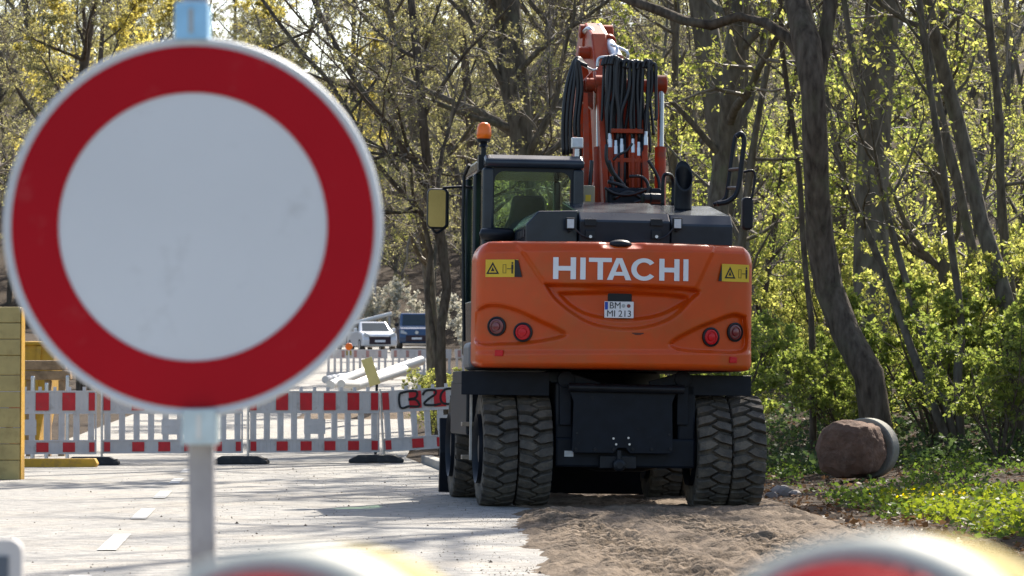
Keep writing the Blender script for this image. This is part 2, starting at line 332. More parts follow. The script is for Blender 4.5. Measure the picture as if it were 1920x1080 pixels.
def face_y(x, z, detail=True):
    x = np.asarray(x, float); z = np.asarray(z, float)
    y = LYR + (2.2 - np.sqrt(2.2 ** 2 - np.clip(x - CC, -1.3, 1.3) ** 2))
    A = np.array([[pB.x - pA.x, pD.x - pC.x], [pB.z - pA.z, pD.z - pC.z]]) / 200; Ai = np.linalg.inv(A)
    mx, mz = (pA.x + pB.x) / 2, (pA.z + pB.z) / 2
    px = 1152 + Ai[0, 0] * (x - mx) + Ai[0, 1] * (z - mz); py = 570 + Ai[1, 0] * (x - mx) + Ai[1, 1] * (z - mz)
    if detail:
        y = y + .075 * sstep(polysdf(px, py, SM1), -1, 6) + .06 * sstep(polysdf(px, py, SM2), -4, 4)
        y = y + .07 * sstep(polysdf(px, py, PL), -2, 6) + .07 * sstep(polysdf(px, py, PR), -2, 6) - .016 * sstep(polysdf(px, py, CP_), -2, 4)
        y = y + .05 * sstep(px, 1122, 1140) * (1 - sstep(px, 1192, 1212)) * (1 - sstep(py, 458, 468))
        y = y - .010 * sstep(py, 655, 665) + .012 * sstep(py, 472, 462)
    return y
nu, nv = 270, 150
uu = np.sin(np.linspace(-1, 1, nu) * 1.45) / math.sin(1.45); uu = .35 * np.linspace(-1, 1, nu) + .65 * uu
vv = np.linspace(0, 1, nv); vv = .5 - .5 * (np.cos(vv * math.pi) * .45 + (1 - 2 * vv) * .55)
Z = zb + (zt - zb) * vv
def inset(z):
    rt, rb = .17, .07; d = np.zeros_like(z)
    a = np.clip((z - (zt - rt)) / rt, 0, 1); d = d + rt * .8 * (1 - np.sqrt(np.clip(1 - a * a, 0, 1)))
    b = np.clip(((zb + rb) - z) / rb, 0, 1); return d + rb * (1 - np.sqrt(np.clip(1 - b * b, 0, 1)))
hw = CW - inset(Z)
XX = CC + uu[None, :] * hw[:, None]; ZZ = np.repeat(Z[:, None], nu, 1)
dd = np.minimum(np.minimum(hw[:, None] - np.abs(XX - CC), (zt - ZZ)), (ZZ - zb) * 1.4); er = .075
YYc = face_y(XX, ZZ) + np.where(dd < er, er - np.sqrt(np.clip(er * er - (er - dd) ** 2, 0, None)), 0)
nx_ = 8; v = np.stack([XX, YYc, ZZ], -1).reshape(-1, 3); idx = np.arange(nu * nv).reshape(nv, nu)
q = np.stack([idx[:-1, :-1], idx[:-1, 1:], idx[1:, 1:], idx[1:, :-1]], -1).reshape(-1, 4)
loop = np.concatenate([idx[0, :-1], idx[:-1, -1], idx[-1, :0:-1], idx[:0:-1, 0]])
rim = v[loop].copy(); rim[:, 1] = -0.12; base = len(v); v = np.concatenate([v, rim]); k = len(loop); li = np.arange(k)
q2 = np.stack([loop, base + li, base + (li + 1) % k, loop[(li + 1) % k]], -1)
me = npmesh('counterweight', v, np.concatenate([q, q2]), [ORANGE], None, True)
bm = bmesh.new(); bm.from_mesh(me); bmesh.ops.recalc_face_normals(bm, faces=bm.faces); bm.to_mesh(me); bm.free()
CWT = link('counterweight', me, EX)
def on_face(px, py, off=.004):
    p = M(px, py, -.85)
    for _ in range(4):
        yv = float(face_y(p.x, p.z)); p = M(px, py, yv)
    return Vector((p.x, p.y - off, p.z)), math.atan((float(face_y(p.x + .03, p.z, False)) - float(face_y(p.x - .03, p.z, False))) / .06)
def stick(px, py, mb, name, mat, off=.004, parent=CWT, **k):
    p, a = on_face(px, py, off); o = mb.build(name, mat, parent, **k); o.location = p; o.rotation_euler = (0, 0, a); return o
def glyph(ch, w_, h):
    m = MB(); t = .245 * h; d = .003
    def pr(poly): m.prism([(x - w_ / 2, z - h / 2) for x, z in poly], -d, d)
    if ch == 'H':
        pr([(0, 0), (t, 0), (t, h), (0, h)]); pr([(w_ - t, 0), (w_, 0), (w_, h), (w_ - t, h)]); pr([(t, .39 * h), (w_ - t, .39 * h), (w_ - t, .60 * h), (t, .60 * h)])
    elif ch == 'I': pr([(0, 0), (w_, 0), (w_, h), (0, h)])
    elif ch == 'T':
        pr([(0, .81 * h), (w_, .81 * h), (w_, h), (0, h)]); pr([(w_ / 2 - t / 2, 0), (w_ / 2 + t / 2, 0), (w_ / 2 + t / 2, .81 * h), (w_ / 2 - t / 2, .81 * h)])
    elif ch == 'A':
        c = w_ / 2
        pr([(0, 0), (t * 1.05, 0), (c, .78 * h), (c, h), (c - t * .55, h)]); pr([(w_, 0), (c + t * .55, h), (c, h), (c, .78 * h), (w_ - t * 1.05, 0)])
        f = lambda z: t * 1.05 + (c - t * 1.05) * z / (.78 * h)
        pr([(f(.2 * h), .2 * h), (w_ - f(.2 * h), .2 * h), (w_ - f(.37 * h), .37 * h), (f(.37 * h), .37 * h)])
    elif ch == 'C':
        w_ *= 1.10; n = 26; ang = [R(37 + (286) * i / n) for i in range(n + 1)]; cx_, cz = w_ / 2, h / 2
        for i in range(n):
            a, b = ang[i], ang[i + 1]; ro, ri = (w_ * .52, h * .515), (w_ * .52 - t * 1.02, h * .515 - .19 * h)
            pr([(cx_ + ro[0] * math.cos(a), cz + ro[1] * math.sin(a)), (cx_ + ro[0] * math.cos(b), cz + ro[1] * math.sin(b)), (cx_ + ri[0] * math.cos(b), cz + ri[1] * math.sin(b)), (cx_ + ri[0] * math.cos(a), cz + ri[1] * math.sin(a))])
    return m
MPX = 29.4 / FPX
for ch, a, b in (('H', 1037, 1080), ('I', 1088, 1098), ('T', 1104, 1147), ('A', 1138, 1184), ('C', 1186, 1229), ('H', 1235, 1275), ('I', 1281, 1291)):
    xm = (a + b) / 2; stick(xm, 502.5 + (xm - 1037) * .0165, glyph(ch, (b - a) * MPX, 41 * MPX), 'logo_letter', WHITE, .005)
# warning stickers
for px, py, s in ((941, 503, 1), (1379, 512, -1)):
    W, H = 66 * MPX, 33 * MPX
    base_ = stick(px, py, MB().box(-W / 2, W / 2, -.001, .001, -H / 2, H / 2), 'warning_sticker', YELLOWS, .004)
    m = MB(); d0, d1 = -.0035, -.0012
    x = -.28 * W * s if s == 1 else -.2 * W
    t = .36 * H                                                # triangle outline
    tri = [(x - t * 1.1, -t * .9), (x + t * 1.1, -t * .9), (x, t)]; tin = [(x - t * .72, -t * .68), (x + t * .72, -t * .68), (x, t * .55)]
    for i in range(3):
        j = (i + 1) % 3; m.prism([tri[i], tri[j], tin[j], tin[i]], d0, d1)
    m.prism([(x - t * .3, -t * .45), (x + t * .3, -t * .45), (x, t * .2)], d0, d1)
    x2 = x + .36 * W
    m.box(x2 - .05 * W, x2 - .04 * W, d0, d1, -.28 * H, .22 * H).box(x2 + .04 * W, x2 + .05 * W, d0, d1, -.28 * H, .22 * H).box(x2 - .04 * W, x2 + .04 * W, d0, d1, .2 * H, .22 * H).box(x2 - .04 * W, x2 + .04 * W, d0, d1, -.28 * H, -.26 * H)
    m.box(x2 + .08 * W, x2 + .2 * W, d0, d1, -.05 * H, -.01 * H)
    x3 = x2 + .24 * W
    m.box(x3 - .03 * W, x3 + .03 * W, d0, d1, -.05 * H, .22 * H).prism([(x3 - .025 * W, -.3 * H), (x3 - .005 * W, -.3 * H), (x3 - .005 * W, -.055 * H), (x3 - .028 * W, -.055 * H)], d0, d1).prism([(x3 + .005 * W, -.3 * H), (x3 + .025 * W, -.3 * H), (x3 + .028 * W, -.055 * H), (x3 + .005 * W, -.055 * H)], d0, d1)
    m.prism([(x3 + .028 * W * math.cos(a * .785), .3 * H + .028 * W * math.sin(a * .785)) for a in range(8)], d0, d1)
    e = W / 2 * s
    m.prism([(e - .11 * W * s if s == 1 else e + .0, -H / 2), (e + .12 * W * s, -H / 2), (e, H / 2 * .9), (e - .11 * W * s if s == 1 else e, H / 2)], d0, d1)
    stick(px, py, m, 'warning_symbol', INK, .004)
# tail lights
for px, py, mt in ((932, 612, DARKLENS), (981, 623, REDLENS), (1332, 632, REDLENS), (1377, 623, DARKLENS)):
    r_ = 18.5 * MPX
    h = MB().lathe([(r_ * .2, .03), (r_, .03), (r_, -.018), (r_ * .84, -.022), (r_ * .80, -.008), (r_ * .2, -.008)], (0, 0, 0), (0, 1, 0), 32)
    stick(px, py, h, 'light_housing', BLACK, -.002, smooth='angle')
    l_ = MB().lathe([(r_ * .79, -.009), (r_ * .76, -.018), (r_ * .60, -.020), (r_ * .57, -.013), (r_ * .42, -.013), (r_ * .38, -.024), (r_ * .1, -.028)], (0, 0, 0), (0, 1, 0), 32)
    stick(px, py, l_, 'tail_light', mt, -.002, smooth='angle')
for px, py in ((936, 662), (1374, 675)):
    stick(px, py, MB().prism([(-.04, -.026), (.036, -.026), (.04, .024), (-.036, .028)], -.012, .01), 'reflector', REDLENS, .003, bevel=.004)
# licence plate
p, a = on_face(1162, 574, .02)
pb = MB().box(-.105, .105, -.0, .03, -.135, .13); o = stick(1162, 572, pb, 'plate_holder', BLACK, .012, bevel=.012)
pl = MB().box(-.128, .128, -.012, -.002, -.072, .072); PLT = stick(1160, 581, pl, 'licence_plate', WHITE, .016, bevel=.006)
stick(1160, 581, MB().box(-.124, -.098, -.0025, .0, -.0, .066), 'plate_band', EUBLUE, .0285)
def text(s, size, px, py, dx, dz, off, name='plate_text', mat=INK, bold=.0):
    cu = bpy.data.curves.new('t', 'FONT'); cu.body = s; cu.size = size; cu.align_x = 'CENTER'; cu.align_y = 'CENTER'; cu.offset = bold; cu.extrude = .0008
    to = bpy.data.objects.new('t', cu); C.objects.link(to); dg = bpy.context.evaluated_depsgraph_get(); dg.update()
    me = bpy.data.meshes.new_from_object(to.evaluated_get(dg)); bpy.data.objects.remove(to); me.materials.clear(); me.materials.append(mat)
    me.transform(Matrix.Translation((dx, 0, dz)) @ Matrix.Rotation(R(90), 4, 'X'))
    p, a = on_face(px, py, off); o = link(name, me, CWT); o.location = p; o.rotation_euler = (0, 0, a); return o
text('BM', .078, 1160, 581, -.035, .034, .0295, bold=0)
text('MI 213', .078, 1160, 581, 0, -.036, .0295, bold=0)
for dx, mt in ((.038, SIGNG), (.083, DARKLENS)):
    stick(1160, 581, MB().lathe([(.0165, -.001), (.0165, .001)], (dx, 0, .034), (0, 1, 0), 16), 'plate_seal', mt, .0295)
o = stick(1165, 458, MB().lathe([(.004, -.09), (.06, -.085), (.095, -.05), (.105, 0), (.095, .04), (.06, .07)], (0, 0, 0), (0, 1, 0), 24), 'rear_camera', BLACK, -.07, smooth=True); o.scale = (1, 1, .42)
stick(1196, 625, MB().box(-.05, .05, -.002, .002, -.004, .004).box(-.03, .03, -.002, .002, -.014, -.008), 'lifting_slot', INK, .001)
# lower left housing below the cab
a_, b_, c_, d_ = ext(868, 893, 640, 697, .1)
part(MB().box(a_ + .03, a_ + .45, -.12, .42, 1.2, 1.45), 'side_skirt', pm('grey_skirt', (0.12, 0.12, 0.125), .5, .15, 6), bevel=.05, seg=3)
part(MB().box(-1.0, 1.05, -.3, 3.0, 1.215, 1.35), 'platform_frame', FRAME, bevel=.02)
x0, x1 = M(1300, 560, .5).x, M(1404, 560, .5).x
part(MB().box(x0 - .4, cx1 - .06, -.25, 2.9, 1.35, 2.22), 'tank_housing', ORANGE, bevel=.05, seg=3)
# engine hood
z0 = zt - .03; zh = M(1170, 400, -.55).z; zt2 = M(1170, 379, .55).z
hx0, hx1 = M(1085, 430, -.55).x, M(1256, 430, -.55).x; hr = M(1372, 430, -.5).x; hl = M(985, 425, -.5).x
prof = [(-.60, z0), (-.62, zh - .07), (-.52, zh + .005), (.62, zt2), (.62, z0)]
HD = part(MB().prism(prof, hx0, hx1 - .006, 'x'), 'engine_hood', HOODM, bevel=.012)
prof2 = [(-.56, z0), (-.57, zh - .09), (-.47, zh + .0), (.62, zt2 - .015), (.62, z0)]
part(MB().prism(prof2, hx1 + .006, hr, 'x'), 'side_hood', HOODM, bevel=.012)
m = MB(); zl = M(1030, 396, -.5).z; xc = M(1015, 400, -.5).x
m.prism([(hl, z0), (hl + .0, zl - .12), (xc - .03, zl), (hx0 - .006, zl + .01), (hx0 - .006, z0)], -.54, .5)
part(m, 'side_hood', HOODM, bevel=.012)
for i in range(5): part(MB().box(hl - .006, hl - .001, -.45 + i * .12, -.38 + i * .12, z0 + .08, zl - .16), 'hood_vent', INK)
for px in (1070, 1271):
    a_, b_, c_, d_ = ext(px - 9, px + 9, 408, 430, -.64)
    l1 = part(MB().box(a_, b_, -.64, -.60, c_, d_).box((a_ + b_) / 2 - .012, (a_ + b_) / 2 + .012, -.62, -.545, c_ - .02, c_ - .001), 'work_light', BLACK, bevel=.006)
    part(MB().box(a_ + .012, b_ - .012, -.646, -.641, c_ + .012, d_ - .012), 'lamp_lens', LAMPW, l1)
for px in (1107, 1231):
    a_, b_, c_, d_ = ext(px - 9, px + 9, 432, 448, -.635)
    hn = part(MB().box(a_, b_, -.645, -.622, c_, d_).box(a_ - .01, b_ + .01, -.640, -.623, d_ + .04, d_ + .1), 'hood_hinge', BLACK, HD, bevel=.004)
    part(MB().lathe([(.014, -.655), (.014, -.646)], ((a_ + b_) / 2, 0, c_ + .02), (0, 1, 0), 10), 'hinge_bolt', STEEL, HD)
for pts in ([(1078, 428), (1090, 440), (1105, 446)], [(1263, 428), (1250, 442), (1234, 449)]):
    part(MB().tube(curve([M(a, b, -.65) for a, b in pts]), .007, 6), 'lamp_cable', HOSE, HD)
# cab
LC = .42
a_, b_, c_, d_ = ext(905, 1095, 290, 452, LC); cl, cr, cb_, ct = a_, b_, 1.35, d_
cdp = 1.75; yf = LC + cdp
m = MB()
def bar(m, x0, x1, y0, y1, z0, z1): m.box(x0, x1, y0, y1, z0, z1)
bar(m, cl, cl + .10, LC, LC + .16, cb_, ct - .12); bar(m, cr - .10, cr, LC, LC + .16, cb_, ct - .12)
bar(m, cl, cl + .07, yf - .09, yf, cb_, ct - .12); bar(m, cr - .07, cr, yf - .09, yf, cb_, ct - .12)
bar(m, cl, cl + .08, LC + .85, LC + .95, cb_, ct - .12)
CAB = part(m, 'cab', HOODM, bevel=.02)
part(MB().box(cl + .101, cr - .101, LC + .005, LC + .1, cb_, M(1000, 448, LC).z), 'cab_rear_panel', HOODM, CAB, bevel=.015)
part(MB().box(cl + .002, cl + .05, LC + .161, LC + .849, cb_, cb_ + .62).box(cl + .002, cl + .05, LC + .951, yf - .091, cb_, cb_ + .5), 'cab_side_panel', HOODM, CAB, bevel=.01)
part(MB().box(cr - .05, cr - .002, LC + .161, yf - .091, cb_, cb_ + .8), 'cab_inner_panel', HOODM, CAB, bevel=.01)
rf = MB().prism([(LC - .03, ct - .118), (LC - .04, ct - .05), (LC + .06, ct), (yf - .15, ct), (yf + .04, ct - .06), (yf + .04, ct - .118)], cl + .015, cr, 'x')
part(rf, 'cab_roof', HOODM, CAB, bevel=.03, seg=3)
gx0, gx1, g0, g1 = ext(908, 1080, 320, 442, LC + .05); gc_ = M(1000, 448, LC).z
part(MB().add([(gx0, LC + .043, gc_), (gx1 + .02, LC + .043, gc_), (gx1 + .02, LC + .043, ct - .12), (gx0, LC + .043, ct - .12)], [(0, 1, 2, 3)]), 'rear_window', CABGLASS, CAB)
for ya, yb2, zl_ in ((LC + .16, LC + .85, cb_ + .62), (LC + .95, yf - .09, cb_ + .5)):
    part(MB().add([(cl + .032, ya, zl_), (cl + .032, yb2, zl_), (cl + .032, yb2, ct - .12), (cl + .032, ya, ct - .12)], [(0, 1, 2, 3)]), 'side_window', CABGLASS, CAB)
part(MB().add([(cl + .07, yf - .03, cb_ + .1), (cr - .07, yf - .03, cb_ + .1), (cr - .07, yf - .03, ct - .12), (cl + .07, yf - .03, ct - .12)], [(0, 1, 2, 3)]), 'windscreen', CABGLASS, CAB)
m = MB(); ga, gb, gc, gd = gx0 + .005, cr - .11, M(1000, 446, LC).z, ct - .125   # window gasket with rounded corners
def rrect(x0, x1, z0, z1, r_, n=5):
    o = []
    for cx_, cz, a0 in ((x1 - r_, z1 - r_, 0), (x0 + r_, z1 - r_, 90), (x0 + r_, z0 + r_, 180), (x1 - r_, z0 + r_, 270)):
        o += [(cx_ + r_ * math.cos(R(a0 + 90 * i / n)), cz + r_ * math.sin(R(a0 + 90 * i / n))) for i in range(n + 1)]
    return o
ro = rrect(cl + .09, cr - .09, gc - .02, gd + .02, .03); ri = rrect(cl + .105, cr - .12, gc + .03, gd - .025, .09)
for i in range(len(ro)):
    j = (i + 1) % len(ro); m.prism([ro[i], ro[j], ri[j], ri[i]], LC + .022, LC + .038)
part(m, 'window_gasket', BLACK, CAB)
st = MB(); sx_ = (cl + cr) / 2 + .03
st.prism([(sx_ - .24, 1.9), (sx_ + .24, 1.9), (sx_ + .23, 2.5), (sx_ + .17, 2.62), (sx_ + .14, 2.82), (sx_ - .14, 2.82), (sx_ - .17, 2.62), (sx_ - .23, 2.5)], LC + .62, LC + .75).box(sx_ - .25, sx_ + .25, LC + .7, LC + 1.2, 1.8, 1.95)
part(st, 'driver_seat', SEATM, CAB, bevel=.04, seg=3)
part(MB().box(cl + .06, cr - .06, LC + .12, yf - .05, cb_, cb_ + .06), 'cab_floor', FRAME, CAB)
part(MB().tube([M(870, 640, LC + .9), M(868, 420, LC + .9), M(870, 330, LC + .9), M(880, 308, LC + .8)], .016, 8), 'grab_rail', BLACK, CAB)
# soft dark bag below the rear window
part(MB().lathe([(.01, -.16), (.05, -.14), (.062, 0), (.05, .14), (.01, .16)], M(932, 439, LC - .07), (1, 0, 0), 14), 'cab_bumper', BLACK, CAB, smooth=True)
# beacon
bx_ = M(907, 264, LC + .25); m = MB().lathe([(.024, -.13), (.024, -.06), (.045, -.05), (.03, -.02), (.062, -.005), (.064, .02)], bx_, (0, 0, 1), 20)
bst = part(m, 'beacon_mount', BLACK, smooth='angle')
part(MB().lathe([(.062, .021), (.067, .06), (.062, .12), (.05, .155), (.02, .17)], bx_, (0, 0, 1), 20), 'beacon_lens', AMBER, bst, smooth=True)
part(MB().box(bx_.x - .05, bx_.x + .05, bx_.y - .05, bx_.y + .05, ct - .13, bx_.z - .125), 'beacon_bracket', BLACK, bst)
a_, b_, c_, d_ = ext(1072, 1094, 257, 277, LC + .15)
wl = part(MB().box(a_, b_, LC + .15, LC + .2, c_, d_).box((a_ + b_) / 2 - .02, (a_ + b_) / 2 + .02, LC + .16, LC + .19, ct - .01, c_), 'roof_lamp', STEEL, bevel=.008)
part(MB().box(a_ + .012, b_ - .012, LC + .144, LC + .149, c_ + .012, d_ - .012), 'lamp_lens', LAMPW, wl)
part(MB().tube([M(958, 292, LC + .3), M(958, 262, LC + .3)], .004, 5), 'antenna', BLACK)
# mirrors
mc = M(824, 391, LC + 1.2)
mh = MB().prism(rrect(mc.x - .115, mc.x + .09, mc.z - .19, mc.z + .19, .05), mc.y, mc.y + .09)
mm = part(mh, 'side_mirror', BLACK, bevel=.02)
part(MB().prism(rrect(mc.x - .105, mc.x + .055, mc.z - .17, mc.z + .175, .03), mc.y - .004, mc.y - .001), 'mirror_glass', MIRROR, mm)
part(MB().tube([M(830, 352, LC + 1.22), M(862, 350, LC + 1.22), M(905, 352, LC + 1.25)], .013, 8), 'mirror_arm', BLACK, mm)
part(MB().tube(curve([M(808, 425, LC + 1.22), M(818, 437, LC + 1.22), M(836, 425, LC + 1.22)]), .012, 6), 'mirror_bracket', BLACK, mm)
mc = M(1402, 400, 2.4); mm = part(MB().prism(rrect(mc.x - .05, mc.x + .06, mc.z - .16, mc.z + .16, .04), mc.y, mc.y + .09), 'side_mirror', BLACK, bevel=.02)
part(MB().tube(curve([M(1395, 322, 2.4), M(1412, 320, 2.4), M(1416, 335, 2.4), M(1410, 372, 2.4)]), .013, 8), 'mirror_arm', BLACK, mm)
# right hand rail: two tall loops
for off in (0, 1):
    pts = [(1345, 382), (1368, 376), (1384, 356), (1392, 300), (1396, 262), (1390, 250), (1382, 256)] if off == 0 else [(1338, 384), (1360, 372), (1366, 345), (1372, 300), (1378, 262), (1384, 252), (1392, 252)]
    part(MB().tube(curve([M(a, b, 1.0 + .5 * off) for a, b in pts]), .024 - .004 * off, 8), 'hand_rail', BLACK, smooth=True)
part(MB().tube([M(1369, 318, 1.5), M(1391, 316, 1.0)], .018, 6).tube([M(1366, 352, 1.5), M(1384, 352, 1.0)], .018, 6), 'rail_stay', BLACK)
part(MB().tube(curve([M(1243, 388, .7), M(1244, 335, .7), M(1252, 326, .7), M(1262, 336, .9), M(1262, 388, .9)]), .017, 8), 'hood_rail', BLACK, smooth=True)
# exhaust stack with slanted mouth
eb = M(1281, 392, .15); r_ = .078; n = 28
m = MB(); vs = []; rings = 9
for i in range(rings):
    t = i / (rings - 1)
    for j in range(n):
        a = 2 * math.pi * j / n; top = .305 + .135 * math.sin(a)
        h = -.02 + t * (.43 if i < rings - 1 else .43)
        zz = h if i < rings - 1 else top
        zz = -.02 + t * (top + .02)
        vs.append((eb.x + r_ * math.cos(a), eb.y + r_ * math.sin(a) - .03 * t * t, eb.z + zz))
fs = [(i * n + j, i * n + (j + 1) % n, (i + 1) * n + (j + 1) % n, (i + 1) * n + j) for i in range(rings - 1) for j in range(n)]
m.add(vs, fs)
eo = part(m, 'exhaust_stack', BLACK, smooth=True); sm = eo.modifiers.new('wall', 'SOLIDIFY'); sm.thickness = .006
# boom: side-profile prisms
bl, br = M(1122, 300, 1.9).x, M(1222, 300, 1.9).x
BPR = [(1.25, 1.75), (1.75, 1.6), (2.25, 2.6), (2.72, 3.75), (2.78, 4.02), (2.55, 4.12), (2.25, 3.95), (1.75, 2.9)]
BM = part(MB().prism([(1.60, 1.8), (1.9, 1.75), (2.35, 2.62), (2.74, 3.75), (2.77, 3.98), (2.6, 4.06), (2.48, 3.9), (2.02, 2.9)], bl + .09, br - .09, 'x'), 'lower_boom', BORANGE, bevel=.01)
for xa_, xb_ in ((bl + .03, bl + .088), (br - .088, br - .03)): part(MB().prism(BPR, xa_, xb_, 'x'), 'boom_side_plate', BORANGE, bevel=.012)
for py in (245, 300, 340):
    e = ext(1146, 1206, py - 4, py + 4, 1.95); part(MB().box(e[0], e[1], 1.93, 1.97, e[2], e[3]), 'tube_clamp', BORANGE, bevel=.004)
for px in (1149, 1160, 1172, 1181, 1193, 1204): part(MB().tube([M(px, 240, 1.99), M(px + random.uniform(-2, 2), 300, 1.95), M(px, 380, 1.85)], .013, 8), 'hydraulic_tube', BORANGE if px % 2 else BLACK, smooth=True)
for s_ in (bl, br - .028): part(MB().prism([(1.2, 1.7), (1.8, 1.5), (2.32, 2.6), (2.42, 3.0), (2.2, 3.05), (1.7, 2.5)], s_, s_ + .028, 'x'), 'boom_bracket', BORANGE, bevel=.006)
uc = M(1114, 95, 3.2).x
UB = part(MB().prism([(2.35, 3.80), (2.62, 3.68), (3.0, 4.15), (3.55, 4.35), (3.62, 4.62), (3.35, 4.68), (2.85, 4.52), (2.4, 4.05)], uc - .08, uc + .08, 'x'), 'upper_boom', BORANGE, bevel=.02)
for px, py, ly, rr_, hw_ in ((1118, 58, 3.35, .07, .17), (1114, 98, 2.9, .06, .16)):
    c = M(px, py, ly); part(MB().lathe([(rr_ * .6, -hw_), (rr_, -hw_ + .01), (rr_, hw_ - .01), (rr_ * .6, hw_)], c, (1, 0, 0), 20), 'pivot_pin', BORANGE, UB, smooth='angle')
# arm and bucket, folded down in front of the machine
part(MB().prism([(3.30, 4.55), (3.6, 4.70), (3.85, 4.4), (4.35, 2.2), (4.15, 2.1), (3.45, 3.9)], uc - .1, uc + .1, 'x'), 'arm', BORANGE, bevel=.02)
bp_ = [(4.15, 2.25), (4.45, 2.2), (4.5, 1.75), (4.35, 1.3), (4.0, 1.05), (3.65, 1.1), (3.5, 1.35), (3.55, 1.4), (3.75, 1.25), (4.0, 1.25), (4.2, 1.5)]
part(MB().prism(bp_, uc - .4, uc + .4, 'x'), 'bucket', FRAME, bevel=.02)
for i in range(5): part(MB().prism([(3.52, 1.36), (3.56, 1.39), (3.43, 1.56)], uc - .38 + i * .17, uc - .30 + i * .17, 'x'), 'bucket_tooth', STEEL)
# cross shaft with bosses, boom cylinders
hL, hR = M(1098, 157, 2.35), M(1250, 157, 2.35)
part(MB().lathe([(.05, 0), (.062, .01), (.062, hR.x - hL.x - .01), (.05, hR.x - hL.x)], (hL.x, 2.35, hL.z), (1, 0, 0), 20), 'cylinder_shaft', BORANGE, smooth='angle')
for px in (1125, 1240):
    c = M(px, 157, 2.35); part(MB().lathe([(.07, -.055), (.088, -.045), (.088, .045), (.07, .055)], c, (1, 0, 0), 22), 'rod_eye', BORANGE, smooth='angle')
    b0 = M(px - 2, 390, 2.0) ; c2 = c + (b0 - c) * .52
    part(MB().tube([c, c2], .032, 14), 'cylinder_rod', CHROME, smooth='angle')
    part(MB().tube([c2, c2 + (b0 - c) * .02, b0], [.058, .055, .055], 16), 'boom_cylinder', BORANGE, smooth='angle')
m = MB(); m.tube([M(1099, 385, 1.75), M(1099, 250, 2.0), M(1098, 175, 2.2)], [.034, .034, .026], 4); part(m, 'guard_plate', BORANGE)
part(MB().prism([(M(1085, 160, 2.4).x, M(1085, 160, 2.4).z), (M(1112, 135, 2.4).x, M(1112, 130, 2.4).z), (M(1112, 205, 2.4).x, M(1112, 205, 2.4).z), (M(1092, 190, 2.4).x, M(1092, 190, 2.4).z)], 2.38, 2.5), 'hose_bracket', BORANGE, bevel=.01)
# chrome adjusting cylinder on top of the upper boom
part(MB().tube([M(1124, 48, 3.3), M(1142, 78, 2.9)], .035, 14), 'cylinder_rod', CHROME, smooth='angle')
part(MB().tube([M(1138, 72, 2.95), M(1160, 110, 2.5)], .055, 16), 'adjust_cylinder', STEEL, smooth='angle')
part(MB().lathe([(.065, -.03), (.072, -.02), (.072, .02), (.065, .03)], M(1142, 76, 2.88), (M(1160, 110, 2.5) - M(1138, 72, 2.95)), 18), 'cylinder_collar', BORANGE, smooth='angle')
part(MB().tube(curve([M(1096, 58, 3.3), M(1106, 52, 3.1), M(1118, 68, 3.0), M(1108, 74, 3.0)]), .026, 8), 'steel_pipe', STEEL, smooth=True)
part(MB().tube(curve([M(1147, 82, 2.5), M(1162, 88, 2.4), M(1176, 96, 2.3), M(1178, 108, 2.3)]), .016, 8), 'steel_pipe', STEEL, smooth=True)
part(MB().tube(curve([M(1120, 125, 2.2), M(1124, 108, 2.2), M(1145, 105, 2.2), M(1156, 98, 2.25), M(1158, 86, 2.3)]), .016, 8), 'steel_pipe', STEEL, smooth=True)
part(MB().tube(curve([M(1078, 110, 2.5), M(1096, 122, 2.4), M(1112, 130, 2.3), M(1120, 128, 2.3)]), .013, 8), 'steel_pipe', STEEL, smooth=True)
HS = []
for i, (x0_, xt, y1_) in enumerate(((1056, 1076, 290), (1063, 1080, 290), (1070, 1083, 288), (1078, 1082, 255), (1085, 1086, 300))):
    HS.append(([(1098 + i, 122), (1086, 108 + i * 2), (xt, 116), (x0_ + 6, 165), (x0_, 230), (x0_ + (1 if i < 4 else 4), y1_)], 2.35 - .02 * i, .019))
for i, (a, b, yb_, y0_) in enumerate(((1137, 1143, 262, 108), (1142, 1140, 300, 106), (1148, 1144, 330, 106), (1153, 1158, 268, 106), (1158, 1162, 262, 108), (1165, 1166, 268, 112), (1176, 1166, 265, 112), (1184, 1186, 265, 114), (1188, 1190, 262, 113), (1194, 1198, 270, 114), (1202, 1200, 266, 115), (1213, 1211, 250, 112), (1218, 1213, 255, 113), (1226, 1229, 225, 118))):
    HS.append(([(a - 7, y0_ + 14), (a - 4, y0_ + 3), (a + 1, y0_), (a + 4, y0_ + 8), (a + 3 + random.uniform(-2, 2), 165), (b + random.uniform(-3, 3), 215), (b, yb_)], 2.02 - .012 * (i % 4), .0175 if i % 3 else .021))
HS += [([(1138, 270), (1138, 300), (1152, 330), (1172, 352), (1180, 366)], 1.72, .018), ([(1142, 300), (1150, 322), (1168, 345), (1186, 372)], 1.7, .018),
       ([(1216, 300), (1228, 320), (1236, 340), (1237, 372)], 1.7, .016), ([(1134, 352), (1155, 363), (1185, 364), (1222, 351)], 1.6, .014),
       ([(1180, 330), (1205, 332), (1216, 350), (1208, 372), (1188, 380)], 1.6, .016), ([(1110, 300), (1108, 330), (1106, 352)], 1.75, .02),
       ([(1150, 300), (1160, 290), (1176, 282), (1186, 268)], 1.7, .012), ([(1140, 340), (1170, 350), (1200, 375)], 1.65, .02), ([(1150, 372), (1180, 360), (1215, 378)], 1.62, .02), ([(1135, 385), (1150, 360), (1146, 330)], 1.66, .02)]
for i in range(12):
    a = 1132 + i * 8 + random.uniform(-3, 3); yb_ = random.uniform(225, 330); b = a + random.uniform(-9, 9)
    HS.append(([(a, 128), (a + 1, 116), (a + random.uniform(-2, 3), 150), (a + random.uniform(-4, 4), 190), (b, yb_ - 20), (b + random.uniform(-3, 3), yb_)], 2.09 + random.uniform(-.01, .02), .015))
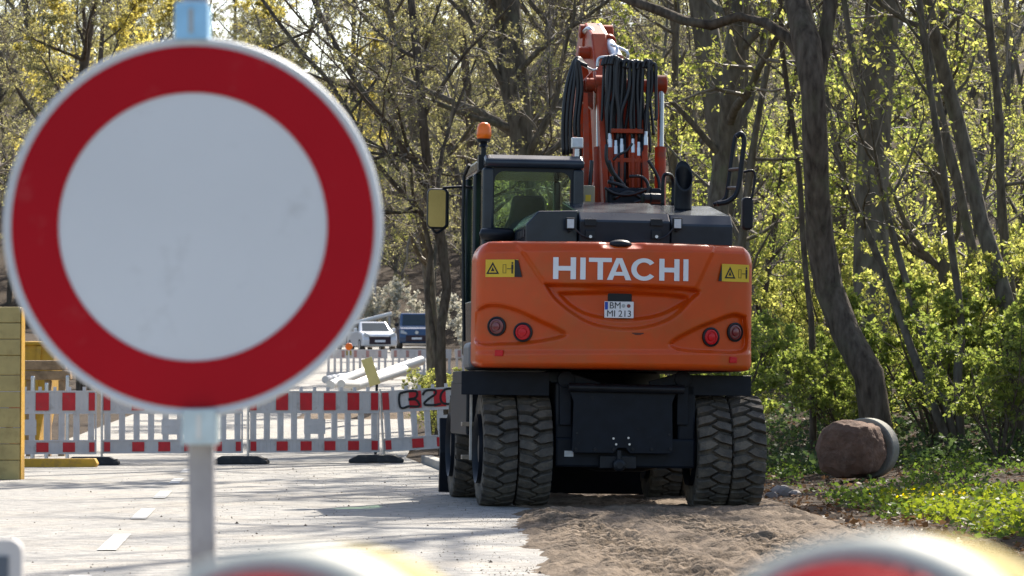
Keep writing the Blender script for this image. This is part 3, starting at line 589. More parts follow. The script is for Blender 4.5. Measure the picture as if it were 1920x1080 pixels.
for pts, ly, r_ in HS:
    part(MB().tube(curve([M(a, b, ly) for a, b in pts], 5), r_, 7), 'hose', HOSE, smooth=True)
for px, py in ((1144, 262), (1155, 275), (1166, 272), (1187, 272), (1198, 278), (1211, 258)):
    a, b = M(px, py - 12, 1.98), M(px, py + 14, 1.96)
    ft = part(MB().tube([a, a.lerp(b, .4), a.lerp(b, .42), b], [.019, .019, .024, .022], 10), 'hose_fitting', STEEL, smooth='angle')
    part(MB().tube([b, M(px, 352, 1.9)], .022, 10), 'hydraulic_tube', BORANGE, smooth='angle')
c0 = M(1180, 355, 1.9); part(MB().box(c0.x - .25, c0.x + .28, 1.62, 1.9, 2.5, M(1180, 352, 1.7).z), 'valve_block', FRAME, bevel=.03)
for px in (1228, 1215): 
    c = M(px, 372, 1.3); part(MB().lathe([(.03, -.06), (.05, -.05), (.05, .05), (.03, .06)], c, (1, .3, 0), 12), 'valve_cap', BLACK)
c = M(1102, 365, 1.2); fl = part(MB().box(c.x - .09, c.x + .07, c.y, c.y + .12, c.z - .16, c.z + .09), 'oil_reservoir', pm('clear_tank', (0.3, 0.26, 0.16), .35, .1, 6), bevel=.02)
part(MB().box(c.x - .02, c.x + .03, c.y - .004, c.y - .001, c.z - .06, c.z + .0), 'tank_label', YELLOWS, fl)

# undercarriage
TR, TW = .508, .296
def tyre_mesh():
    m = MB(); rb = TR - .06; hwid = TW / 2
    m.lathe([(.30, -hwid + .03), (.34, -hwid + .004), (.44, -hwid), (rb - .012, -hwid + .008), (rb, -hwid + .03), (rb, hwid - .03), (rb - .012, hwid - .008), (.44, hwid), (.34, hwid - .004), (.30, hwid - .03)], (0, 0, 0), (1, 0, 0), 72)
    N = 26; pit = 2 * math.pi / N
    L = [(-.5, 1.0), (-.14, .80), (.08, .47), (-.12, .17), (-.5, .37)]
    for k in range(N):
        for sgn, off in ((1, 0), (-1, .5)):
            vs = []; pts = []
            for i in range(5):
                a, b = L[i], L[(i + 1) % 5]
                for t in ((0, .5) if i in (0, 3) else (0,)): pts.append((a[0] + (b[0] - a[0]) * t, a[1] + (b[1] - a[1]) * t))
            cx_ = sum(p[0] for p in pts) / len(pts); cy_ = sum(p[1] for p in pts) / len(pts); n = len(pts)
            for lay, (rad, sc) in enumerate(((rb - .01, 1.0), (TR - .005, .98), (TR, .93))):
                for (u_, v_) in pts:
                    u2 = cx_ + (u_ - cx_) * sc; v2 = cy_ + (v_ - cy_) * sc
                    u2 = max(-.5, u2) if lay == 0 else (u2 if u_ > -.49 else -.5 + .012 * lay)
                    a = (k + v2 + off) * pit; x = u2 * TW * sgn; rd = rad - (.012 if (u_ < -.49) else 0) * (lay > 0)
                    vs.append((x, -rd * math.cos(a), rd * math.sin(a)))
            f = [(l_ * n + j, l_ * n + (j + 1) % n, (l_ + 1) * n + (j + 1) % n, (l_ + 1) * n + j) for l_ in range(2) for j in range(n)] + [list(range(2 * n, 3 * n))]
            m.add(vs, f)
    me = bpy.data.meshes.new('tyre'); me.from_pydata(m.v, [], m.f); me.materials.append(RUBBER)
    bm = bmesh.new(); bm.from_mesh(me); bmesh.ops.recalc_face_normals(bm, faces=bm.faces); bm.to_mesh(me); bm.free(); return me
TM = tyre_mesh()
rimm = MB().lathe([(.05, -.30), (.12, -.30), (.14, -.22), (.24, -.20), (.27, -.30), (.305, -.33), (.305, .33), (.27, .30), (.24, .20), (.14, .22), (.12, .30), (.05, .30)], (0, 0, 0), (1, 0, 0), 32)
rme = None
for ly in (0, 2.6):
    for s_ in (-1, 1):
        if rme is None:
            o = part(rimm, 'wheel', FRAME, smooth='angle'); rme = o.data
        else: o = link('wheel', rme, EX)
        o.location = (-.952 if s_ < 0 else .937, ly, TR); o.rotation_euler = (random.uniform(0, 6), 0, R(180) if s_ > 0 else 0)
        for dx in (-.154, .154):
            t = link('tyre', TM, o); t.location = (dx, 0, 0)
m = MB().tube([(-.9, 0, TR), (-.5, 0, TR), (-.2, 0, TR), (.2, 0, TR), (.5, 0, TR), (.9, 0, TR)], [.11, .12, .19, .19, .12, .11], 14); part(m, 'rear_axle', FRAME, smooth='angle')
m = MB().tube([(-.9, 2.6, TR), (-.2, 2.6, TR), (.2, 2.6, TR), (.9, 2.6, TR)], [.11, .16, .16, .11], 14); part(m, 'front_axle', FRAME, smooth='angle')
part(MB().box(-.42, .42, -.3, 3.0, .55, 1.0), 'chassis', FRAME, bevel=.03)
part(MB().lathe([(.5, 1.0), (.55, 1.02), (.55, 1.2), (.5, 1.214)], (0, 1.28, 0), (0, 0, 1), 36), 'slew_ring', FRAME, smooth='angle')
for a, b, y0_, y1_ in ((865, 1030, 701, 741), (1284, 1408, 708, 742)):
    e = ext(a, b, y0_, y1_, -.35); part(MB().box(e[0], e[1], -.35, .45, e[2] + .10, e[3] + .02).box(e[0], e[1], -.36, -.351, e[2], e[3] + .02), 'fender', FRAME, bevel=.006)
xL = -1.30
part(MB().box(xL - .02, -.55, .50, 2.0, .62, 1.12), 'tool_box', FRAME, bevel=.02)
m = MB()
TANW = pm('step_wear', (0.28, 0.22, 0.16), .6, .3, 20)
for py in (712, 795, 857):
    e = ext(866, 887, py - 4, py + 4, .42); part(MB().box(e[0], e[1] + .02, .40, .52, e[2], e[3]), 'step', TANW, bevel=.004)
e = ext(880, 884, 702, 862, .42); part(MB().box(e[0], e[0] + .02, .36, .40, e[2], e[3]), 'step_rail', STEEL)
# rear plate with top bar and lugs
LP = -.5
e = ext(1073, 1262, 733, 850, LP)
notch = (e[0] + e[1]) / 2 - .005
PLM = [(e[0], e[3]), (e[0] - .03, e[3] + .0), (e[0] + .01, e[3] - .1), (e[0], e[2] + .02), (e[0] + .02, e[2]), (notch - .07, e[2]), (notch - .035, e[2] + .045), (notch + .035, e[2] + .045), (notch + .07, e[2]), (e[1] - .02, e[2]), (e[1], e[2] + .02), (e[1] - .01, e[3] - .1), (e[1] + .03, e[3])]
RP = part(MB().prism(PLM[1:], LP, LP + .03), 'rear_plate', FRAME, bevel=.006)
part(MB().tube([M(1066, 726, LP - .03), M(1282, 731, LP - .03)], .038, 16), 'hinge_bar', BLACK, smooth='angle')
for px in (1064, 1284):
    c = M(px, 722, LP); s_ = 1 if px < 1160 else -1
    m = MB().lathe([(.045, -.04), (.075, -.035), (.075, .035), (.045, .04)], (c.x, LP + .12, c.z + .05), (0, 1, 0), 18)
    m.prism([(c.x - .05, c.z + .05), (c.x - .05, c.z - .35), (c.x + .05, c.z - .35), (c.x + .05, c.z + .05)], LP + .1, LP + .16)
    m.prism([(c.x + .06 * s_, c.z + .10), (c.x + .30 * s_, c.z + .03), (c.x + .30 * s_, c.z - .02), (c.x + .06 * s_, c.z)], LP + .1, LP + .14)
    part(m, 'hinge_lug', FRAME, bevel=.006)
for i in range(6):
    c = M(1080 + i * 35.4, 842, LP); part(MB().lathe([(.014, -.01), (.014, .0)], (c.x, LP - .002, c.z), (0, 1, 0), 8), 'plate_bolt', BLACK, RP)
for px, py in ((1150, 822), (1155, 833), (1178, 821), (1180, 833), (1082, 812), (1255, 815)):
    c = M(px, py, LP); part(MB().lathe([(.010, -.006), (.010, .0)], (c.x, LP - .002, c.z), (0, 1, 0), 8), 'plate_bolt', STEEL if px > 1100 and px < 1200 else INK, RP)
part(MB().box(-.62, .62, -.38, -.2, .36, .62), 'rear_beam', FRAME, bevel=.02)
for xq in (-.62, .46): part(MB().box(xq, xq + .16, -.36, .2, .36, 1.1), 'axle_bracket', FRAME, bevel=.02)
e = ext(1058, 1075, 845, 856, -.385); part(MB().box(e[0], e[1], -.386, -.381, e[2], e[3]), 'type_plate', LAMPW)
c = M(1160, 872, -.5); m = MB().lathe([(.03, -.06), (.055, -.05), (.055, .05), (.03, .06)], c, (0, 1, 0), 14).box(c.x - .16, c.x + .16, -.46, -.384, c.z - .03, c.z + .08).tube([(c.x, c.y - .01, c.z), (c.x, c.y - .01, c.z + .13)], .022, 8)
part(m, 'tow_hitch', BLACK, bevel=.006)
# dozer blade at the front of the chassis
part(MB().prism([(3.42, .03), (3.36, .42), (3.44, .76), (3.50, .76), (3.43, .42), (3.50, .03)], -1.29, 1.29, 'x'), 'dozer_blade', FRAME, bevel=.008)
for xq in (-.35, .2): part(MB().box(xq, xq + .15, 2.9, 3.37, .35, .55), 'blade_arm', FRAME, bevel=.02)

# ------------------------------------------------------------------ prohibition sign on its post
YS = 5.378; SPX = YS / FPX
c = P(361, 425, YS)
SG = empty('road_sign', (c.x + .012, YS + .03, 0), 'round white prohibition sign with red ring clamped on a grey square post', 'sign')
def disc(r0, r1, y, n=96):
    m = MB()
    vs = [(r * math.cos(2 * math.pi * i / n), y, r * math.sin(2 * math.pi * i / n)) for r in (r0, r1) for i in range(n)]
    m.add(vs, [(i, (i + 1) % n, n + (i + 1) % n, n + i) for i in range(n)]); return m
def atc(o): o.location = (c.x - SG.location.x, YS - SG.location.y, c.z); return o
rS = 357 * SPX
m = MB().lathe([(rS - .012, .010), (rS - .003, .010), (rS, .004), (rS - .002, -.003), (rS - .006, -.004), (rS - .008, 0.0)], (0, 0, 0), (0, 1, 0), 96)
pl_ = atc(m.build('sign_plate', SIGNW, SG, smooth='angle'))
o = disc(252 * SPX, 341 * SPX, -.0016).build('red_ring', SIGNR, pl_)
pt0, pt1 = P(380, 1400, YS), P(357, -60, YS)
def postpt(z): t = (z - pt0.z) / (pt1.z - pt0.z); return Vector((pt0.x + (pt1.x - pt0.x) * t - SG.location.x, .036 - .006, z))
m = MB(); hw_ = 24 * SPX; a, b = postpt(.03), postpt(1.62)
m.add([(p.x + dx, p.y - .002 + dy, p.z) for p in (a, b) for dx, dy in ((-hw_, -hw_ + .006), (hw_, -hw_ + .006), (hw_, hw_ + .006), (-hw_, hw_ + .006))], [(0, 1, 5, 4), (1, 2, 6, 5), (2, 3, 7, 6), (3, 0, 4, 7), (3, 2, 1, 0), (4, 5, 6, 7)])
m.build('post', GALV, SG, bevel=.004)
for px, py0, py1, px0, px1 in ((358, 4, 74, 328, 390), (375, 766, 834, 343, 408)):
    q = P(px, (py0 + py1) / 2, YS); hx, hz_ = (px1 - px0) / 2 * SPX, (py1 - py0) / 2 * SPX
    m = MB().box(-hx, hx, -.012, -.006, -hz_, hz_).box(-hx, -hx + .004, -.0062, .055, -hz_, hz_).box(hx - .004, hx, -.0062, .055, -hz_, hz_)
    k_ = m.build('clamp', CLAMPSKY if py0 < 100 else CLAMP, SG, bevel=.002); k_.location = (q.x - SG.location.x, q.y - SG.location.y - .004, q.z)
    sl_ = MB().prism(rrect(-.0035, .0035, -.020, .020, .0034), -.0145, -.0125).build('clamp_slot', SIGNG if py0 < 100 else STEEL, k_)
m = MB().prism([(-.42, 0), (.42, 0), (.42, .06), (.34, .11), (-.34, .11), (-.42, .06)], -.2, .2); m.build('base_plate', FOOTM, SG, bevel=.01)

# warning lamps on the closing barrier in front of the camera
def barrier_board(loc, x0, x1, ztop, label, mat_a, mat_b, hh=.2, first=0):
    B = empty('barrier_board', loc, label, 'barrier'); n = max(3, int((x1 - x0) / .25)); st_ = (x1 - x0) / n
    m = MB().prism(rrect(x0, x1, ztop - hh, ztop, .02), -.012, .012); m.build('board', mat_a, B)
    for i in range(first, n, 2):
        MB().box(x0 + i * st_ + .02, x0 + (i + 1) * st_ - .02, -.0145, -.0125, ztop - hh + .025, ztop - .025).build('stripe', mat_b, B)
    for x in (x0 + .12, x1 - .12):
        MB().box(x - .02, x + .02, .0125, .05, .06, ztop - .03).build('leg', GALV, B, bevel=.003)
        MB().prism([(x - .2, 0), (x + .2, 0), (x + .2, .06), (x + .16, .1), (x - .16, .1), (x - .2, .06)], -.2, .26).build('foot', FOOTM, B, bevel=.01)
    return B
barrier_board((0, 1.72, 0), -.75, .75, .64, 'red and white striped barrier board carrying the warning lamps', PLASTW, PLASTR)
barrier_board((0, 5.2, gzf(-1.5, 5.2)), -2.3, P(45, 1010, 5.2).x, P(45, 1010, 5.2).z, 'pale barrier board with a dark panel beside the sign post', PLASTW, pm('dark_panel', (.10, .12, .15), .5, .1, 6), .25, 1)
YLAMP = pm('lamp_yellow', (.34, .27, .08), .8, .08, 8, spec=.2)
LAMPRED = pm('lamp_red', (.42, .006, .012), .75, .08, 8, spec=.12)
RIMW = pm('lamp_rim', (.52, .51, .44), .6, .05, 8, spec=.2)
for px, pt, yaw, lab in ((545, 1024, 16, 'red round warning lamp in front of the sign post'), (1640, 1002, 26, 'red round warning lamp in front of the sand')):
    Yl = 1.72; RL = .104; q = P(px, pt + RL / Yl * FPX, Yl)
    L_ = empty('warning_lamp', (q.x, Yl, .64), lab, 'lamp', 'red warning lamps on the barrier board', R(-yaw)); zc = q.z - .64
    MB().lathe([(.095, -.028), (RL, -.02), (RL, .012), (RL - .012, .020)], (0, 0, zc), (0, 1, 0), 48).build('lamp_rim', RIMW, L_, smooth=True)
    MB().lathe([(RL - .014, .021), (RL - .004, .03), (RL - .004, .085), (RL - .03, .10)], (0, 0, zc), (0, 1, 0), 48).build('lamp_housing', YLAMP, L_, smooth=True)
    MB().lathe([(.094, -.029), (.082, -.044), (.05, -.058), (.002, -.064)], (0, 0, zc), (0, 1, 0), 48).build('lamp_lens', LAMPRED, L_, smooth=True)
    MB().prism(rrect(-.085, .085, 0, zc - RL + .02, .012), .022, .098).build('battery_case', YLAMP, L_, bevel=.006)

# ------------------------------------------------------------------ barrier fence across the road
def fence_panel(A, B, label, graffiti=False, hb=.13):
    A, B = Vector(A), Vector(B); d = B - A; Ln = math.hypot(d.x, d.y)
    T = empty('crowd_barrier', A, label, 'barrier', 'red and white barrier panels across the road', math.atan2(d.y, d.x)); T.rotation_euler = (0, -math.atan2(d.z, Ln), math.atan2(d.y, d.x))
    z0 = hb; y0, y1 = -.022, .022
    m = MB().box(.03, Ln - .03, y0, y1, .72, 1.03)
    for i in range(int(Ln / .058)):
        x = .06 + i * .058
        if x < Ln - .05: m.box(x, x + .014, y0 - .009, y0 - .001, .745, 1.005)
    m.box(.03, Ln - .03, y0 - .012, y0 - .001, 1.01, 1.03).box(.03, Ln - .03, y0 - .012, y0 - .001, .70, .722)
    TB = m.build('top_board', PLASTW, T)
    m = MB().box(.03, Ln - .03, y0, y1, z0, z0 + .19)
    for i in range(int(Ln / .058)):
        x = .06 + i * .058
        if x < Ln - .05: m.box(x, x + .012, y0 - .007, y0 - .001, z0 + .02, z0 + .17)
    m.box(.03, Ln - .03, y0 - .012, y0 - .001, z0 - .0, z0 + .02).box(.03, Ln - .03, y0 - .012, y0 - .001, z0 + .18, z0 + .2)
    BB = m.build('bottom_board', PLASTW, T)
    for i in range(6):
        x0 = .06 + i * .375 - (.0 if i else .03); x1 = min(x0 + (.185 if i else .10), Ln - .04)
        if x0 > Ln - .1: continue
        MB().box(x0, x1, y0 - .016, y0 - .0095, .748, 1.0).build('reflective_sheet', PLASTR, TB)
        MB().box(x0 + .01, x1 - .002, y0 - .014, y0 - .0085, z0 + .03, z0 + .165).build('reflective_sheet', PLASTR, BB)
    n = int(Ln / .195)
    for i in range(n):
        x = .05 + (Ln - .1 - .08) * i / (n - 1)
        MB().box(x, x + .085, y0 + .004, y1 - .004, z0 + .19, .72).box(x + .034, x + .05, y0 - .004, y0 + .0035, z0 + .2, .70).build('slat', PLASTW, T)
        if i < n - 1: MB().box(x + .13, x + .175, -.014, .014, 1.031, 1.085).build('peg', PLASTW, T)
    MB().box(Ln * .42, Ln * .58, y0 - .005, y0 - .001, .40, .62).build('name_plate', PLASTW, T)
    MB().tube([(.012, 0, .06), (.012, 0, 1.06)], .018, 10).build('post', STEEL, T, smooth='angle')
    MB().box(Ln - .03, Ln - .012, y0, y1, z0, 1.0).build('end_rail', PLASTW, T)
    if graffiti:
        def stroke(pts, r_=.017):
            pth = curve([(p[0], y0 - .021, p[1]) for p in pts], 6); mm = MB()
            for i in range(len(pth) - 1):
                a, b = pth[i], pth[i + 1]; dv = (b - a); nn = Vector((-dv.z, 0, dv.x)).normalized() * r_
                mm.add([a + nn, a - nn, b - nn, b + nn], [(0, 1, 2, 3)])
            o = mm.build('graffiti_stroke', INK, T)
        f = lambda x, z: (.28 + x * .72, .76 + z * .24)
        stroke([f(.02, .9), f(0, .5), f(.02, .05), f(.1, .0), f(.2, .08), f(.42, .05), f(.36, .45), f(.2, .5), f(.36, .6), f(.38, .95), f(.2, 1.0), f(.02, .9)])
        stroke([f(.5, .72), f(.58, .98), f(.76, .98), f(.78, .75), f(.62, .45), f(.52, .15), f(.7, .06), f(.88, .12)])
        stroke([f(1.25, .95), f(1.0, 1.0), f(.88, .6), f(.92, .15), f(1.15, .1), f(1.28, .5), f(1.08, .52)])
        stroke([f(1.35, .2), f(1.4, .9), f(1.55, 1.0), f(1.6, .5)])
    return T
def g(px, Y, lift=0): x = (px - 960) / FPX * Y; return (x, Y, gzf(x, Y) + .03 + lift)
xa = (183 - 960) / FPX * 48.6
fence_panel((xa - 2.0, 48.1, gzf(xa, 48) + .03), g(183, 48.6), 'scratched red and white barrier panel next to the yellow block wall')
fence_panel(g(190, 48.9), g(457, 49.4), 'red and white barrier panel behind the prohibition sign')
fence_panel(g(464, 49.5), g(712, 50.4), 'clean ribbed red and white barrier panel between sign and graffiti panel')
fence_panel(g(719, 50.5), (P(965, 0, 51).x, 51.0, .15), 'red and white barrier panel with black graffiti letters behind the excavator', True)
for px, Y, lab in ((172, 48.55, 'black rubber barrier foot nearest the yellow block wall'), (452, 49.3, 'black rubber barrier foot beside the sign post'), (706, 50.3, 'black rubber barrier foot at the graffiti panel'), (985, 50.9, 'black rubber barrier foot hidden behind the excavator wheels')):
    x = (px - 960) / FPX * Y; F = empty('rubber_base', (x, Y, gzf(x, Y) + .006), lab, 'barrier foot', 'rubber feet under the barrier fence', R(random.uniform(-4, 4)))
    MB().prism([(-.40, 0), (.40, 0), (.40, .045), (.26, .115), (-.26, .115), (-.40, .045)], -.19, .19).build('foot_body', FOOTM, F, bevel=.015)
    MB().box(-.10, .02, -.194, -.191, .02, .07).build('foot_slot', INK, F); MB().box(.34, .38, -.12, .12, .075, .082).build('grip', INK, F)

# ------------------------------------------------------------------ things on the left
YB = empty('block_wall', (-6.6, 39.8, gzf(-6.6, 39.8)), 'tall pillar of stacked yellow blocks at the road edge', 'wall')
xr = P(38, 800, 39.7).x + 6.6; zz = 0; i = 0
while zz < 1.98:
    h = .19 if i % 3 else .23; h = min(h, 2.02 - zz)
    w0 = 0 if i % 2 else .22
    xe = xr - .012; cuts = [xe, xe - (.62 if i % 2 else .34), xe - (1.24 if i % 2 else .96), xe - 1.5]
    for b, a in zip(cuts[:-1], cuts[1:]):
        MB().box(a + .003, b - .003, -.0 + random.uniform(-.004, .004), .30, zz + .003, zz + h - .003).build('block', YPAINT, YB, bevel=.008)
    zz += h; i += 1
MB().box(xr - .010, xr, .01, .29, 0, zz - .02).build('edge_strip', YDARK, YB)
xk = P(85, 0, 47.5).x
kb = MB().prism([(-.9, 0), (.75, 0), (.78, .05), (.74, .12), (-.9, .12)], -.12, .12).build('floor_beam', YDARK, None, bevel=.01); kb.location = (xk, 47.2, gzf(xk, 47.2)); tag(kb, 'low yellow beam lying on the ground under the barrier fence', 'beam')
# skip and timber trestle behind the fence
xs = P(50, 0, 60).x; SK = empty('skip', (xs - .6, 61, gzf(xs, 61)), 'ochre metal skip behind the barrier fence', 'container')
zs = P(50, 644, 61).z - SK.location.z
MB().prism([(-1.0, 0), (.65, 0), (1.0, zs), (-1.3, zs)], 0, 1.4).build('skip_body', YDARK, SK, bevel=.02)
for x in (-.6, 0, .5): MB().prism([(x, .05), (x + .07, .05), (x + .13 + .1 * (x > 0), zs - .05), (x + .05 + .1 * (x > 0), zs - .05)], -.05, -.001).build('skip_rib', YDARK, SK)
MB().tube([(-1.3, -.02, zs), (1.02, -.02, zs)], .04, 8).build('skip_rim', YDARK, SK)
xs = P(85, 0, 56).x; TT = empty('timber_trestle', (xs, 56, gzf(xs, 56)), 'weathered timber trestle with thick top beam behind the fence', 'trestle')
zt_ = P(85, 676, 56).z
for dz, dx, h in ((0, 0, .16), (-.17, .08, .15)): MB().box(-.8 + dx, .35 + dx, -.15, .15, zt_ + dz - h, zt_ + dz).build('beam', WOOD, TT, bevel=.02)
for x in (-.6, -.25, .05, .28): MB().box(x - .05, x + .05, -.1, .1, 0, zt_ - .325).build('leg', WOOD, TT, bevel=.01)
for px, py, r_, Y, lab in ((62, 707, .035, 53, 'thin grey steel stake standing in front of the timber trestle'), (127, 706, .03, 53.5, 'grey steel stake at the end of the timber trestle'), (88, 720, .03, 52.6, 'short pale stake between the fence and the timber trestle')):
    q = P(px, py, Y); b0 = gzf(q.x, Y); st = MB().tube([(0, 0, 0), (0, 0, q.z - b0), (0, 0, q.z - b0 + .02)], [r_, r_, r_ * .6], 8).build('steel_stake', STEEL); st.location = (q.x, Y, b0 - .003); tag(st, lab, 'stake')
# leaning yellow board behind the fence
q0, q1 = P(704, 728, 53), P(684, 668, 53.4); q0.z = gzf(q0.x, 53) ; 
YBD = empty('leaning_board', (q0.x, 53, gzf(q0.x, 53)), 'yellow board leaning above the barrier fence on a black prop', 'board')
a, b = P(704, 722, 53) - YBD.location, P(687, 672, 53) - YBD.location; dv = (b - a).normalized(); nv_ = Vector((dv.z, 0, -dv.x)) * .085
MB().prism([(p.x, p.z) for p in (a - nv_, a + nv_, b + nv_, b - nv_)], -.02, .02).build('board', pm('pale_yellow', (.70, .56, .20), .5, .08, 6), YBD, bevel=.006)
MB().tube([(0.0, .02, 0), (a.x + .02, .045, a.z + .05), (b.x - .0, .045, b.z - .02)], .022, 8).build('prop', BLACK, YBD)
# white pipes and boards piled on the roadside
PG = 'pale pipes piled beyond the barrier fence'
for i, (x0, y0_, x1, y1_, r_, Y) in enumerate(((620, 722, 700, 690, .10, 74), (640, 728, 790, 676, .11, 76), (660, 722, 780, 686, .09, 78), (610, 712, 690, 700, .09, 80), (650, 730, 760, 694, .10, 72), (640, 720, 690, 722, .09, 71), (700, 716, 785, 690, .07, 82))):
    a, b = P(x0, y0_, Y), P(x1, y1_, Y + 2.5); a.z = max(a.z, gzf(a.x, a.y) + r_)
    pp = MB().tube([(0, 0, 0), b - a], r_, 14).build('pipe', PIPEW, None, smooth='angle'); pp.location = a
    tag(pp, ('long pale pipe sloping up out of the pile beyond the fence', 'short pale pipe lying low in the pile beyond the fence')[i in (0, 3, 5)], 'pipe', PG)
# earth mound that carries the pipes
xm = np.linspace(-1, 1, 30); Xm, Ym = np.meshgrid(xm, xm); cx_, cy_ = -3.05, 79.5
Zm = gz(cx_ + Xm * 1.9, cy_ + Ym * 3.5) + .55 * np.clip(1 - Xm ** 2, 0, 1) * np.clip(1 - Ym ** 2, 0, 1) + .05 * vnoise(Xm * 6, Ym * 6, 4) - .03
mo = link('earth_mound', gridmesh('earth_mound', cx_ + Xm * 1.9, cy_ + Ym * 3.5, Zm, SAND)); tag(mo, 'low sandy mound under the pale pipes', None, None, 'structure')
# far fence, site lamp, cars
def far_panel(A, Ln, rz, label):
    T = empty('crowd_barrier', A, label, 'barrier', 'pale barrier panels far up the road', rz)
    MB().box(0, Ln, -.02, .02, .70, 1.0).build('top_board', PLASTW, T); MB().box(0, Ln, -.02, .02, .1, .25).build('bottom_board', PLASTW, T)
    n = 10
    for i in range(n): MB().box(.03 + i * (Ln - .14) / (n - 1), .11 + i * (Ln - .14) / (n - 1), -.015, .015, .25, .70).build('slat', PLASTW, T)
    for i in range(5): MB().box(.1 + i * Ln / 5, .2 + i * Ln / 5, -.025, -.021, .74, .96).build('reflective_sheet', pm('faded_red', (.45, .25, .22), .6) if 'faded_red' not in MATS else MATS['faded_red'], T)
    for x in (.05, Ln - .05): MB().box(x - .03, x + .03, -.2, .2, 0, .1).build('foot', FOOTM, T)
for i in range(4):
    x = P(612, 0, 112).x + i * 1.05 * 2; far_panel((x, 112 + .3 * i, gzf(x, 112 + .3 * i)), 2.0, .06, 'pale barrier panel far up the road below the parked cars')
q = P(654, 650, 111); LS = empty('site_lamp', (q.x, 111, gzf(q.x, 111)), 'round amber site lamp on a pale post by the far barrier', 'lamp')
hz_ = q.z - LS.location.z; MB().tube([(0, 0, 0), (0, 0, hz_ - .1)], .03, 8).build('post', PIPEW, LS)
MB().lathe([(.05, -.05), (.11, -.04), (.12, 0), (.10, .03), (.02, .05)], (0, 0, hz_), (0, 1, 0), 20).build('lamp_lens', AMBER, LS, smooth=True)
MB().box(-.09, .09, .0, .1, hz_ - .28, hz_ - .125).build('battery_case', YLAMP, LS)
def car(name, label, loc, rz, W, Ln, H, hood, body, van=False):
    T = empty(name, loc, label, 'car' if not van else 'van', None, rz); h = W / 2
    # profile along y (front = -y)
    f = -Ln / 2; b = Ln / 2
    pr = [(f + .05, .25), (f, .55), (f + .12, hood - .08), (f + .3, hood), (f + (1.05 if not van else .75), hood + .10), (b - .05, hood + .08), (b, .6), (b - .05, .25)]
    MB().prism(pr, -h, h, 'x').build('body', body, T, bevel=.08, seg=3)
    t0, t1 = f + (1.75 if not van else 1.35), b - (.55 if not van else .08); wb = h - .04; wt = h - (.20 if not van else .12); zb_ = hood + .06
    s0, s1 = f + (.98 if not van else .7), b - .04
    v = [(-wb, s0, zb_), (wb, s0, zb_), (wb, s1, zb_), (-wb, s1, zb_), (-wt, t0, H), (wt, t0, H), (wt, t1, H), (-wt, t1, H)]
    MB().add(v, [(0, 1, 5, 4), (1, 2, 6, 5), (2, 3, 7, 6), (3, 0, 4, 7), (4, 5, 6, 7), (3, 2, 1, 0)]).build('roof', body, T, bevel=.06, seg=3)
    def lerp(a, b, t): return tuple(a[i] + (b[i] - a[i]) * t for i in range(3))
    def pane(i0, i1, i2, i3, nm, k0=.1, k1=.86, e=.08, off=(0, 0, 0)):
        A, B_, C_, D_ = (Vector(v[i]) for i in (i0, i1, i2, i3)); nrm = (B_ - A).cross(D_ - A).normalized() * .012
        q = [A.lerp(B_, e).lerp(D_.lerp(C_, e), k0), A.lerp(B_, 1 - e).lerp(D_.lerp(C_, 1 - e), k0), A.lerp(B_, 1 - e).lerp(D_.lerp(C_, 1 - e), k1), A.lerp(B_, e).lerp(D_.lerp(C_, e), k1)]
        MB().add([p + nrm for p in q] + [p - nrm for p in q], [(0, 1, 2, 3), (7, 6, 5, 4), (0, 4, 5, 1), (1, 5, 6, 2), (2, 6, 7, 3), (3, 7, 4, 0)]).build(nm, CARG, T)
    pane(0, 1, 5, 4, 'windscreen'); pane(1, 2, 6, 5, 'side_window', .15, .82, .12); pane(3, 0, 4, 7, 'side_window', .15, .82, .12); pane(2, 3, 7, 6, 'rear_window')
    MB().box(-h * .62, h * .62, f - .015, f + .1, .34, .72 if not van else .66).build('grille', GRILLE, T, bevel=.02)
    for s_ in (-1, 1):
        MB().prism([(s_ * h * .52, .70), (s_ * h * .93, .76), (s_ * h * .90, .92), (s_ * h * .60, .82)], f + .03, f + .16).build('headlight', LAMPW, T, bevel=.015)
        MB().box(s_ * (h + .10) - .09, s_ * (h + .10) + .09, s0 + .35, s0 + .45, zb_ + .02, zb_ + .2).build('wing_mirror', body if not van else BLACK, T, bevel=.03)
        for yw in (f + .8, b - .75):
            wh = MB().lathe([(.05, -.10), (.19, -.105), (.20, -.10), (.20, .10), (.05, .1)], (s_ * (h - .085), yw, .31), (1, 0, 0), 20).build('wheel', STEEL, T, smooth='angle')
            MB().lathe([(.195, -.09), (.24, -.112), (.30, -.10), (.31, 0), (.30, .10), (.24, .112), (.195, .09)], (s_ * (h - .085), yw, .31), (1, 0, 0), 24).build('tyre', RUBBER, wh, smooth=True)
    MB().box(-.26, .26, f - .035, f - .016, .44, .55).build('licence_plate', WHITE, T)
    if van: MB().lathe([(.09, 0), (.09, .02)], (0, f - .03, .80), (0, 1, 0), 20).build('badge', STEEL, T)
q = P(694, 655, 166); car('parked_car', 'white hatchback with dark grille parked beyond the far barrier', (q.x, 168, gzf(q.x, 168)), R(14), 1.72, 4.0, 1.48, .90, CARW)
q = P(776, 655, 176); car('parked_van', 'blue van parked beside the white hatchback', (q.x, 178, gzf(q.x, 178)), R(4), 1.80, 4.5, 1.84, 1.06, CARB, True)
q = P(657, 655, 172); car('parked_car', 'silver car half hidden behind the white hatchback', (q.x, 173, gzf(q.x, 173)), R(10), 1.72, 4.2, 1.42, .88, pm('car_silver', (.42, .43, .44), .3, .04, 3, coat=.5))
